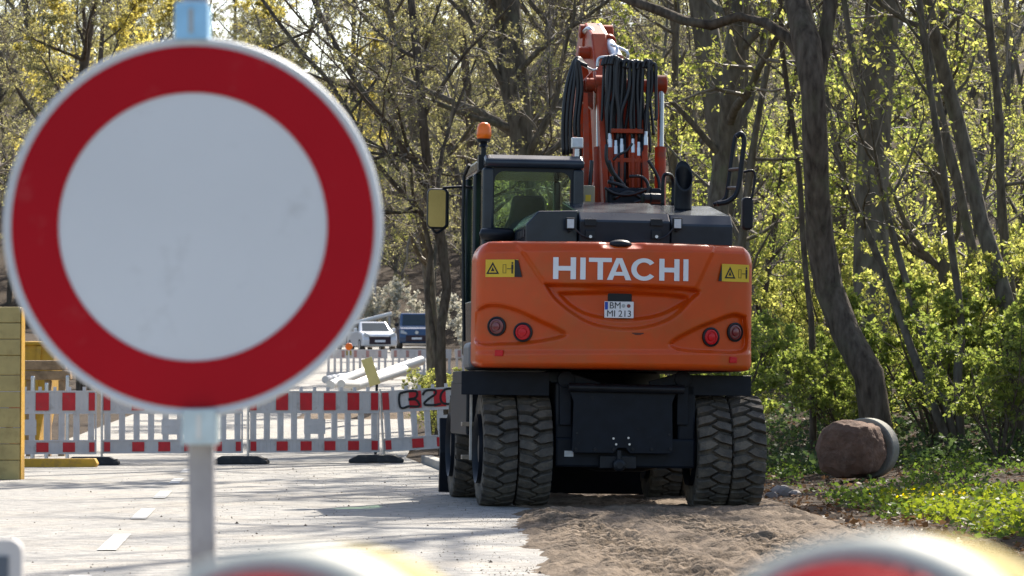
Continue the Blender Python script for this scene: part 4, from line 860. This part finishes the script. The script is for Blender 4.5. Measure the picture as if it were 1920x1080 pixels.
# handrail and lamp pole behind the cars
HRL = empty('guard_rail', (P(690, 0, 188).x, 188, gzf(-6, 188)), 'pale guard rail rising behind the parked cars', 'rail')
a = P(640, 612, 188) - HRL.location; b = P(735, 588, 188) - HRL.location
MB().tube([a, b], .12, 8).build('rail', PIPEW, HRL)
for t in (.05, .5, .95):
    p = a.lerp(b, t); MB().tube([(p.x, p.y, 0), p], .07, 6).build('post', GALV, HRL)
q = P(703, 420, 190); pl_ = empty('lamp_pole', (q.x, 190, gzf(q.x, 190)), 'slim grey lamp pole behind the white hatchback', 'street lamp')
hh = q.z - pl_.location.z; MB().tube([(0, 0, 0), (0, 0, hh), (.1, -.3, hh + .3), (.2, -.9, hh + .4)], [.07, .05, .045, .04], 8).build('pole', GALV, pl_); MB().box(.1, .3, -1.4, -.85, hh + .36, hh + .48).build('lamp_head', GALV, pl_, bevel=.03)

# ------------------------------------------------------------------ right side: concrete pipe, stones
YP = 41.0; q = P(1622, 852, YP); xb = q.x
CP = empty('concrete_pipe', (xb, YP, gzf(xb, YP) - .02), 'short concrete pipe ring packed with brown earth by the curved tree', 'pipe', None, R(60)); CP.scale = (1.14, 1.14, 1.08)
R0 = .34
prof = [(R0 - .07, -.32), (R0, -.32), (R0, .02), (R0 - .0, .14), (R0 + .02, .15), (R0 + .02, .30), (R0 - .05, .30)]
MB().lathe([(R0 - .075, .12), (R0 - .012, .125), (R0, .11), (R0, -.04), (R0 - .012, -.05), (R0 - .06, -.05), (R0 - .075, -.04)], (0, 0, R0), (1, 0, 0), 40).build('pipe_ring', CONC, CP, smooth='angle')
rg = np.array([(-.66, .0), (-.665, .14), (-.65, .22), (-.60, .29), (-.50, .31), (-.3, .30), (-.12, .275), (-.03, .262), (.11, .262), (.118, .15), (.12, .0)])
tt = np.linspace(0, 1, 64); kk = np.linspace(0, 1, len(rg)); xs_ = np.interp(tt, kk, rg[:, 0]); rs_ = np.interp(tt, kk, rg[:, 1]); an = np.linspace(0, 2 * np.pi, 91)
An, Xs = np.meshgrid(an, xs_); Rs = np.repeat(rs_[:, None], 91, 1); cy, sy_ = Rs * np.cos(An), Rs * np.sin(An)
fr = sstep(-Xs, .05, .16)
def n3(f, sd): return vnoise(cy * f + Xs * f * .7, sy_ * f - Xs * f * .5, sd)
nz_ = .16 * n3(4, 41) + .10 * n3(9, 42) + .07 * n3(19, 43) + .05 * n3(38, 44)
sq = 1 / np.maximum(np.abs(np.cos(An)), np.abs(np.sin(An)))
Rr = (1 + fr * (nz_ * 1.5 + .30 * (sq - 1.15)))
Yp, Zp = cy * Rr, R0 + np.maximum(-R0 + .02, sy_ * Rr); Xp = Xs + fr * .35 * nz_ * .5
link('earth_plug', gridmesh('earth_plug', Xp, Yp, Zp, EARTH, False), CP)
def stone(loc, s, label, rs):
    bm = bmesh.new(); bmesh.ops.create_icosphere(bm, subdivisions=2, radius=1); rr = random.Random(rs)
    ds = [(Vector((rr.gauss(0, 1), rr.gauss(0, 1), rr.gauss(0, 1))).normalized(), rr.uniform(.55, .85)) for _ in range(9)]
    for v in bm.verts:
        for d_, k_ in ds:
            t = v.co.dot(d_)
            if t > k_: v.co -= d_ * (t - k_)
        v.co = Vector((v.co.x * s[0], v.co.y * s[1], v.co.z * s[2]))
    me = bpy.data.meshes.new('stone'); bm.to_mesh(me); bm.free(); me.materials.append(STONE); o = link('stone', me); o.location = loc
    return tag(o, label, 'stone', 'broken stones beside the tyres')
for i, (px, py, s_) in enumerate(((1456, 878, .09), (1472, 888, .10), (1490, 893, .07), (1446, 896, .06), (1466, 868, .07))):
    Yk = 38.5 - (py - 853) * .09; q = P(px, py, Yk); stone((q.x, Yk, gzf(q.x, Yk) + s_ * .1), (s_ * 1.2, s_, s_ * .75), 'broken grey stone lying between the tyres and the concrete pipe', i)

# ------------------------------------------------------------------ trees and undergrowth
def unit(v): return v / (np.linalg.norm(v, axis=-1, keepdims=True) + 1e-9)
def tubes(paths, radii, sides):
    B, N, _ = paths.shape
    t = np.empty_like(paths); t[:, 1:-1] = paths[:, 2:] - paths[:, :-2]; t[:, 0] = paths[:, 1] - paths[:, 0]; t[:, -1] = paths[:, -1] - paths[:, -2]; t = unit(t)
    ref = np.where(np.abs(t[:, :1, 2:3]) > .8, np.array([1., 0, 0]), np.array([0, 0, 1.])); ref = np.broadcast_to(ref, t.shape)
    u = unit(np.cross(t, ref)); w_ = np.cross(t, u)
    a = np.arange(sides) * 2 * np.pi / sides
    v = paths[:, :, None] + radii[:, :, None, None] * (np.cos(a)[:, None] * u[:, :, None] + np.sin(a)[:, None] * w_[:, :, None])
    i = np.arange(B * N * sides).reshape(B, N, sides); j = np.roll(i, -1, 2)
    q = np.stack([i[:, :-1], j[:, :-1], j[:, 1:], i[:, 1:]], -1).reshape(-1, 4)
    return v.reshape(-1, 3), q
def walk(pos, d, L, N, wander, trop, r):
    p = [pos]; st = (L / (N - 1))[:, None]
    for _ in range(N - 1):
        d = unit(d + r.normal(0, wander, d.shape) + np.array([0, 0, trop])); p.append(p[-1] + d * st)
    return np.stack(p, 1)
def kids(paths, radii, lens, k, t0, t1, ang, lenf, N, wander, trop, radf, rmin, r, taper=.25):
    B, Pn, _ = paths.shape; idx = np.repeat(np.arange(B), k); K = len(idx); t = r.uniform(t0, t1, K)
    s = t * (Pn - 1); i = np.minimum(s.astype(int), Pn - 2); f = (s - i)[:, None]
    pos = paths[idx, i] * (1 - f) + paths[idx, i + 1] * f; tan = unit(paths[idx, i + 1] - paths[idx, i]); rr = radii[idx, i] * (1 - f[:, 0]) + radii[idx, i + 1] * f[:, 0]
    rv = r.normal(size=(K, 3)); pp = unit(rv - tan * (rv * tan).sum(1, keepdims=True)); a = r.normal(ang, .22, K)[:, None]
    d = tan * np.cos(a) + pp * np.sin(a); L = lens[idx] * lenf * (1 - .5 * t) * r.uniform(.55, 1.25, K)
    r0 = np.maximum(np.minimum(rr * radf, .022 * L + .003), rmin)
    return walk(pos, d, L, N, wander, trop, r), r0[:, None] * np.linspace(1, taper, N)[None], L
def tree_meshes(stems, sradii, levels, leaves, bark, leafm, r, tsides=10, lows=None):
    """stems: list of (n,3) polylines; levels: kids() settings; returns trunk mesh, crown mesh"""
    N = 20; P0 = []; R0_ = []
    for s_, ra in zip(stems, sradii):
        s_ = np.array(s_, float); ra = np.array(ra, float); c_ = np.array([tuple(v) for v in curve([tuple(p) for p in s_], 8)])
        d = np.r_[0, np.cumsum(np.linalg.norm(np.diff(c_, axis=0), axis=1))]; tt = np.linspace(0, d[-1], N)
        d0 = np.linspace(0, 1, len(ra)); P0.append(np.stack([np.interp(tt, d, c_[:, k]) for k in range(3)], 1)); R0_.append(np.interp(np.linspace(0, 1, N), d0, ra))
    P0 = np.stack(P0); R0_ = np.stack(R0_); L0 = np.linalg.norm(np.diff(P0, axis=1), axis=2).sum(1)
    wob = 1 + .06 * r.normal(size=R0_.shape)
    tv, tq = tubes(P0, R0_ * wob, tsides); vs = [tv]; qs = [tq]; off = len(tv)
    cur = (P0, R0_, L0); cv = []; cq = []; co = 0; tips = []
    for li, lv in enumerate(levels):
        cur = kids(*cur, *lv, r); sd_ = (6, 4, 3, 3, 3)[li]
        v, q = tubes(cur[0], cur[1], sd_)
        if li == 0: vs.append(v); qs.append(q + off); off += len(v)
        else: cv.append(v); cq.append(q + co); co += len(v)
        if li >= len(levels) - 2: tips.append(cur[0])
    tm = npmesh('trunk', np.concatenate(vs), np.concatenate(qs), [bark], None, True)
    nt_ = sum(len(q) for q in cq); mi = [np.zeros(nt_, int)]
    per, size, asp, zlim = leaves
    if per > 0:
        lp = []
        for tp in tips:
            B, n_, _ = tp.shape; kk = r.poisson(per, B); idx = np.repeat(np.arange(B), kk); t = r.uniform(.25, 1, len(idx)) * (n_ - 1); i = np.minimum(t.astype(int), n_ - 2); f = (t - i)[:, None]
            lp.append(tp[idx, i] * (1 - f) + tp[idx, i + 1] * f)
        lp = np.concatenate(lp) + r.normal(0, size * .3, (sum(map(len, lp)), 3))
        if zlim: lp = lp[(lp[:, 2] < zlim) | (r.uniform(size=len(lp)) < .12)]
        v = leafquads(lp, None, np.full(len(lp), size), asp, 1.0, r); q = np.arange(len(v)).reshape(-1, 4); cv.append(v); cq.append(q + co); mi.append(np.ones(len(q), int))
    cm = npmesh('crown', np.concatenate(cv), np.concatenate(cq), [TWIG, leafm], np.concatenate(mi), False)
    return tm, cm
def put_tree(name, label, loc, meshes, group=None, rz=0, sc=1.0, cat='tree', tn='trunk', tilt=0):
    T = empty(name, loc, label, cat, group, rz); T.scale = (sc, sc, sc); T.rotation_euler = (tilt, 0, rz)
    link(tn, meshes[0], T); link('crown' if cat == 'tree' else 'foliage', meshes[1], T)
    return T
def hero(name, label, px_stems, Ys, rad, levels, leaves, bark, leafm, seed, top=(0, 0, 5.0), group=None):
    """stems given as photo outlines at their own ground distance"""
    r = np.random.default_rng(seed); b = P(*px_stems[0][0], Ys); base = Vector((b.x, Ys, gzf(b.x, Ys) - .05)); st = []; rd = []
    for s_, ra in zip(px_stems, rad):
        pts = [P(a, c_, Ys) - base for a, c_ in s_]
        pts = [Vector((p.x, (p.y + .25 * math.sin(i * 1.3 + seed)) if i else 0, p.z)) for i, p in enumerate(pts)] if s_[0][1] > 600 else [Vector((p.x, .15 + .1 * i, p.z)) for i, p in enumerate(pts)]
        if s_[0][1] > 600: pts[0].z = 0
        e = pts[-1]; dv = (pts[-1] - pts[-2]).normalized()
        pts += [e + dv * 2.0 + Vector((.1, .2, .3)), e + dv * 4 + Vector((top[0], top[1], top[2] * .4))]
        st.append(pts); rd.append([k_ * Ys / FPX / 2 for k_ in ra])
    return put_tree(name, label, base, tree_meshes(st, rd, levels, leaves, bark, leafm, r, 14), group)
# level: (k, t0, t1, angle, lenf, N, wander, trop, radf, rmin)
BIG = [(16, .35, .97, .95, .42, 8, .16, .05, .5, .03), (9, .2, 1, .8, .42, 6, .2, .03, .6, .012), (9, .15, 1, .75, .45, 5, .22, .02, .6, .006), (5, .2, 1, .7, .5, 4, .22, .0, .7, .004)]
THIN = [(9, .3, .98, .8, .28, 6, .18, .06, .5, .012), (8, .2, 1, .8, .5, 5, .22, .03, .6, .006), (6, .2, 1, .7, .5, 4, .22, .02, .7, .004)]
hero('curved_tree', 'thick tree with curved lower trunk behind the concrete pipe', [[(1636, 830), (1638, 745), (1612, 675), (1572, 590), (1545, 480), (1532, 350), (1524, 200), (1517, 100), (1497, 0)], [(1527, 190), (1542, 115), (1558, 40), (1572, -60)], [(1512, 110), (1478, 62), (1405, 22), (1330, 40), (1270, 20)]], 44.5, [[88, 56, 57, 54, 48, 45, 40, 37, 32, 25, 14], [30, 28, 25, 22, 14, 8], [22, 20, 16, 12, 8, 5]], [(12, .62, .97, .95, .42, 8, .16, .05, .38, .03)] + BIG[1:], (1.6, .075, .6, None), BARKD, LEAFY, 3)
hero('forked_tree', 'straight grey tree rising behind the exhaust stack of the excavator', [[(1335, 800), (1338, 500), (1350, 370), (1366, 250), (1375, 150), (1386, 0)]], 52, [[60, 52, 44, 40, 36, 32, 20, 10]], BIG, (1.4, .075, .6, None), BARKG, LEAFY, 5)
hero('leaning_tree', 'slim leaning tree on the wooded bank', [[(1912, 850), (1898, 700), (1882, 560), (1846, 430), (1808, 250), (1764, 100), (1735, 0)]], 48, [[36, 32, 30, 28, 27, 26, 22, 14, 8]], THIN, (2.2, .075, .6, None), BARKG, LEAFY, 9)
hero('hazel_stems', 'clump of thin bent stems fanning out beside the concrete pipe', [[(1790, 862), (1742, 745), (1700, 620), (1650, 480), (1590, 360), (1560, 250)], [(1797, 862), (1762, 720), (1722, 590), (1672, 420), (1640, 300), (1600, 120)], [(1803, 860), (1794, 700), (1808, 610), (1790, 480), (1770, 330), (1740, 160)]], 46.5, [[17, 15, 13, 11, 8, 4]] * 3, THIN, (1.8, .07, .6, None), BARKG, LEAFY, 11)
hero('young_tree', 'young tree with two slim bending stems in front of the leaning tree', [[(1896, 880), (1882, 640), (1832, 500), (1790, 330), (1755, 180), (1730, 0)], [(1900, 880), (1905, 600), (1880, 400), (1870, 200), (1850, 0)]], 50, [[22, 18, 16, 14, 12, 7]] * 2, THIN, (2.0, .075, .6, None), BARKG, LEAFY, 13)
hero('dark_sapling', 'thin dark upright sapling between the excavator and the curved tree', [[(1524, 800), (1521, 620), (1510, 480), (1500, 300), (1470, 120), (1462, 0)]], 49, [[14, 12, 10, 10, 8, 5]], THIN, (2.4, .07, .6, None), BARKD, LEAFG, 17)
hero('tall_tree', 'tall straight tree with bare branches behind the excavator cab', [[(992, 760), (990, 450), (980, 280), (970, 140), (955, 0)], [(994, 760), (992, 450), (975, 280), (945, 140), (935, 0)]], 62, [[48, 46, 44, 40, 36, 24, 12], [40, 40, 30, 24, 22, 18, 9]], BIG, (.35, .06, .6, None), BARKG, BUD, 21)
BRX = [(14, .28, .97, 1.0, .40, 8, .18, .05, .55, .03), (9, .15, 1, .8, .42, 6, .22, .02, .6, .011), (8, .12, 1, .75, .45, 5, .24, .01, .6, .006), (8, .15, 1, .75, .55, 4, .26, .0, .7, .004)]
hero('spreading_tree', 'dark spreading tree with long bare limbs beyond the graffiti panel', [[(834, 738), (826, 640), (838, 540), (828, 440), (806, 345), (795, 250), (785, 120), (770, 0)], [(834, 738), (826, 640), (836, 540), (812, 400), (770, 290), (704, 212), (660, 140), (606, 40)], [(832, 738), (818, 660), (800, 560), (806, 430), (745, 352), (690, 290), (640, 180), (560, 90)]], 58, [[24, 20, 18, 17, 16, 14, 12, 8, 4], [20, 18, 15, 13, 12, 10, 8, 5, 3], [11, 10, 9, 10, 9, 8, 6, 4, 2]], BRX, (1.6, .042, .6, None), BARKD, BUD, 23)
# prototypes for the trees further back
def proto(h, r0_, levels, leaves, bark, leafm, seed, nst=1, spread=.06, zl=None):
    r = np.random.default_rng(seed); st = []; rd = []
    for k_ in range(nst):
        a = r.uniform(0, 6.28); n_ = 6; p = [np.zeros(3)]; d = np.array([math.cos(a) * spread * (nst > 1) * 4, math.sin(a) * spread * (nst > 1) * 4, 1.])
        for i in range(n_): d = d + r.normal(0, spread, 3); d[2] = 1; p.append(p[-1] + d / np.linalg.norm(d) * h / n_)
        st.append(p); rd.append([r0_, r0_ * .85, r0_ * .75, r0_ * .62, r0_ * .48, r0_ * .3, r0_ * .1])
    return tree_meshes(st, rd, levels, leaves, bark, leafm, r, 8)
PB = [(18, .2, .97, .85, .34, 7, .17, .06, .5, .025), (9, .15, 1, .8, .45, 5, .2, .03, .6, .011), (9, .15, 1, .75, .45, 4, .22, .02, .6, .006), (8, .1, 1, .75, .55, 3, .25, .0, .7, .004)]
bare = [proto(15, .19, PB, (2.2, .045, .6, None), BARKG, BUD, 31), proto(14, .16, PB, (2.6, .045, .6, None), BARKD, BUD, 32), proto(16, .21, PB, (1.8, .045, .6, None), BARKG, BUD, 33)]
PLf = [(16, .12, .98, .85, .30, 6, .18, .05, .5, .018), (8, .15, 1, .8, .48, 5, .2, .02, .6, .009), (8, .15, 1, .75, .5, 4, .22, .0, .6, .005)]
leafy = [proto(11, .11, PLf, (6.5, .06, .62, 6.5), BARKG, LEAFY, 41), proto(9.5, .09, PLf, (6.5, .06, .62, 6.5), BARKD, LEAFG, 42), proto(12, .12, PLf, (5.5, .062, .62, 6.5), BARKG, LEAFY, 43)]
yellowt = proto(13, .16, PB[:3] + [(5,) + PB[3][1:]], (2.2, .08, .7, None), BARKD, LEAFO, 51)
SHR = [(7, .2, .98, .7, .4, 5, .2, .04, .6, .006), (6, .2, 1, .8, .5, 4, .22, .02, .6, .004), (4, .2, 1, .8, .5, 3, .22, .0, .6, .003)]
shrub = [proto(2.6, .025, SHR, (4.5, .055, .62, None), BARKG, LEAFY, 61, 9, .09), proto(2.0, .02, SHR, (5.0, .055, .7, None), BARKD, LEAFG, 62, 9, .12), proto(1.3, .016, SHR, (4.5, .07, .8, None), BARKD, LEAFD, 63, 9, .2)]
white_s = proto(3.0, .03, SHR, (3.0, .11, .9, None), BARKD, BLOSSOM, 64, 9, .1)
rt = random.Random(5)
def ok(x, y): return abs(x - float(axis_x(y))) > 4.0 and not (y < 62 and -9 < x < -0.5)
def plant(name, label, group, meshes, x, y, sc, cat='tree'): return put_tree(name, label, (x, y, gzf(x, y) - .06), meshes, group, rt.uniform(0, 6.28), sc, cat, 'trunk' if cat == 'tree' else 'stems')
BL = ('grey barked bare tree among the woods behind the site', 'dark barked budding tree among the woods behind the site', 'tall grey bare tree with withered leaves in the woods behind')
spots = [(0.2, 68), (-1.0, 88), (1.5, 98), (-1.6, 70.5), (-1.2, 112), (3.5, 118), (-.5, 132), (-2.0, 150), (6, 104), (8, 128), (-11.8, 86), (-12.5, 100), (-13.5, 118), (-15, 135), (-11.0, 66), (12.5, 116), (1.0, 160), (-2.2, 172), (-16, 156)]
for i, (x, y) in enumerate(spots): plant('bare_tree', BL[i % 3], 'bare trees in the woods', bare[i % 3], x, y, rt.uniform(.85, 1.15))
for i in range(72):
    x = -36 + 72 * (i + rt.uniform(0, .8)) / 72; y = rt.uniform(194, 250)
    plant('hillside_tree', BL[i % 3].replace('behind the site', 'on the far hillside').replace('in the woods behind', 'on the far hillside'), 'trees on the far hillside', bare[i % 3], x, y, rt.uniform(.95, 1.4))
for x, y, s_ in ((-11.6, 92, 1.0), (-13.2, 110, 1.15), (-14.5, 205, 1.3), (-9.5, 200, 1.2), (-19, 195, 1.4), (-22, 210, 1.3)): plant('yellow_tree', 'tree full of small yellow leaves behind the prohibition sign', 'yellow leaved trees', yellowt, x, y, s_)
for i in range(36):
    x = -34 + 68 * (i + rt.uniform(0, .8)) / 36; y = rt.uniform(193, 235); plant('spring_tree', 'leafy spring tree on the far hillside', 'leafy trees on the far hillside', leafy[i % 3], x, y, rt.uniform(1.0, 1.5))
OV = proto(16, .22, [PB[0], (6,) + PB[1][1:], (5,) + PB[2][1:]], (.35, .08, .6, None), BARKG, LEAFY, 35)
for x, y, s_, lab in ((6.3, 37.5, 1.5, 'roadside tree with bare limbs reaching over the excavator'), (6.2, 31.5, 1.35, 'roadside tree with bare limbs reaching over the sand'), (7.7, 44.5, 1.5, 'roadside tree with bare limbs beyond the concrete pipe'), (5.6, 53, 1.5, 'roadside tree with bare limbs behind the curved tree'), (4.2, 61, 1.5, 'tall bare roadside tree standing deep in the spring wood'), (8.2, 49, 1.6, 'massive bare tree on the top of the wooded bank')): plant('roadside_tree', lab, 'tall roadside trees', OV, x, y, s_)
for i, (x, y) in enumerate([(-30 + 60 * k_ / 21, -26 - 22 * ((k_ * 7) % 5) / 5) for k_ in range(22)]): plant('street_tree', 'leafy tree beside the road behind the barrier board', 'trees behind the barrier board', leafy[i % 3], x, y, rt.uniform(1.1, 1.5))
LL = ('slender spring tree with bright yellow green leaves in the wood', 'slender spring tree with fresh mid green leaves in the wood', 'taller spring tree with sparse yellow green leaves in the wood')
for i, (x, y) in enumerate(((3.6, 55), (5.2, 57), (6.9, 55), (8.6, 58), (4.4, 62), (6.2, 65), (8.0, 68), (10.2, 64), (3.2, 68), (5.0, 74), (7.5, 78), (9.6, 82), (11.8, 76), (2.6, 80), (13, 90), (6.5, 92), (10, 100), (4.2, 98), (15, 105))): plant('spring_tree', LL[i % 3], 'young leafy trees in the wood', leafy[i % 3], x, y, rt.uniform(.85, 1.1))
SL = ('airy yellow green shrub growing on the wooded bank', 'green leafy shrub growing on the wooded bank', 'low dark ivy covered bush on the wooded bank')
for i in range(46):
    y = 43.5 + 34 * (i / 46) ** 1.2; x = rt.uniform(2.6 if y < 52 else 1.4, 4 + .165 * y)
    if y < 47 and 2.9 < x < 5.4: x += 2.6
    k_ = rt.choice((0, 0, 0, 1)) if y > 49 else rt.choice((0, 1, 2)); plant('shrub', SL[k_], 'shrubs on the wooded bank', shrub[k_], x, y, rt.uniform(.8, 1.25), 'shrub')
for x, y, s_ in ((-1.3, 62, .5), (-.5, 60, .55), (.3, 57, .5), (-1.5, 68, .5)): plant('shrub', 'small yellow green bush behind the graffiti barrier panel', 'bushes behind the graffiti panel', shrub[0], x, y, s_, 'shrub')
for x, y, s_ in ((-.6, 104, .6), (-1.7, 150, .7), (-4.6, 186.5, 1.0), (-7.6, 191, 1.1), (-1.2, 120, .8)): plant('blossom_bush', 'white blossoming bush beside the parked cars', 'white blossoming bushes', white_s, x, y, s_, 'shrub')

# ground cover on the right: herbs, ivy, litter
def scatter(name, label, n, fx, size, mat, hgt, asp=.7, seed=1, tilt=.6):
    r = np.random.default_rng(seed); x, y = fx(r, n); z = soil_z(x, y) + r.uniform(0, 1, len(x)) ** 1.5 * hgt
    v = leafquads(np.stack([x, y, z], 1), None, np.full(len(x), size), asp, tilt, r)
    o = link(name, npmesh(name, v, np.arange(len(v)).reshape(-1, 4), [mat])); return tag(o, label, None, None, 'stuff')
def edge_r(y): return 2.35 + .04 * (30 - y) * 0 + .25 * vnoise(y * .8, y * 0, 21)
def clear(x, y): return ~((np.abs(x / y * 41.0 - 4.07) < .62) & (y > 37.5) & (y < 43.5))
def herb(r, n):
    y = r.uniform(22, 46, n * 4); x = edge_r(y) + .60 + np.abs(r.normal(0, 1, n * 4)) * 3.2 + .15; d = vnoise(x * .9, y * .9, 31) + .5 * vnoise(x * 2.6, y * 2.6, 32) + .18 * sstep(x, 2.8, 4) ; k_ = (d > .12) & clear(x, y); return x[k_][:n], y[k_][:n]
def herb2(r, n):
    y = r.uniform(24, 32, n * 3); x = 3.35 + np.abs(30 - y) * .03 + np.abs(r.normal(0, 1, n * 3)) * 1.5; d = vnoise(x * 1.2, y * 1.2, 35); k_ = d > -.2; return x[k_][:n], y[k_][:n]
def wide(r, n): y = 22 + 50 * r.uniform(0, 1, n) ** 1.3; return edge_r(y) - .1 + r.uniform(0, 1, n) * (3 + .17 * y), y
scatter('green_herbs', 'patches of fresh green herbs on the verge', 17000, herb, .05, HERB, .16, .7, 1)
scatter('sun_tinted_herbs', 'yellow green herbs on the verge with sunlight put into their colour', 11000, herb2, .045, HERBLIT, .18, .7, 2)
scatter('ivy_cover', 'dark ivy covering the wood floor', 30000, lambda r, n: (lambda y: (np.maximum(edge_r(y) + .9, 3.4) + r.uniform(0, 1, n) * (1 + .17 * y), y))(43.5 + 31 * r.uniform(0, 1, n) ** 1.3), .07, LEAFD, .35, .8, 3)
scatter('leaf_litter', 'brown dead leaves on the wood floor', 30000, wide, .055, LITTER, .03, .7, 4, .25)
scatter('yellow_flowers', 'tiny yellow flowers among the herbs', 45, lambda r, n: (3.55 + r.normal(0, .25, n), 29.3 + r.normal(0, .8, n)),   .026, FLOWER, .02, 1.0, 5, .3).location.z = .2
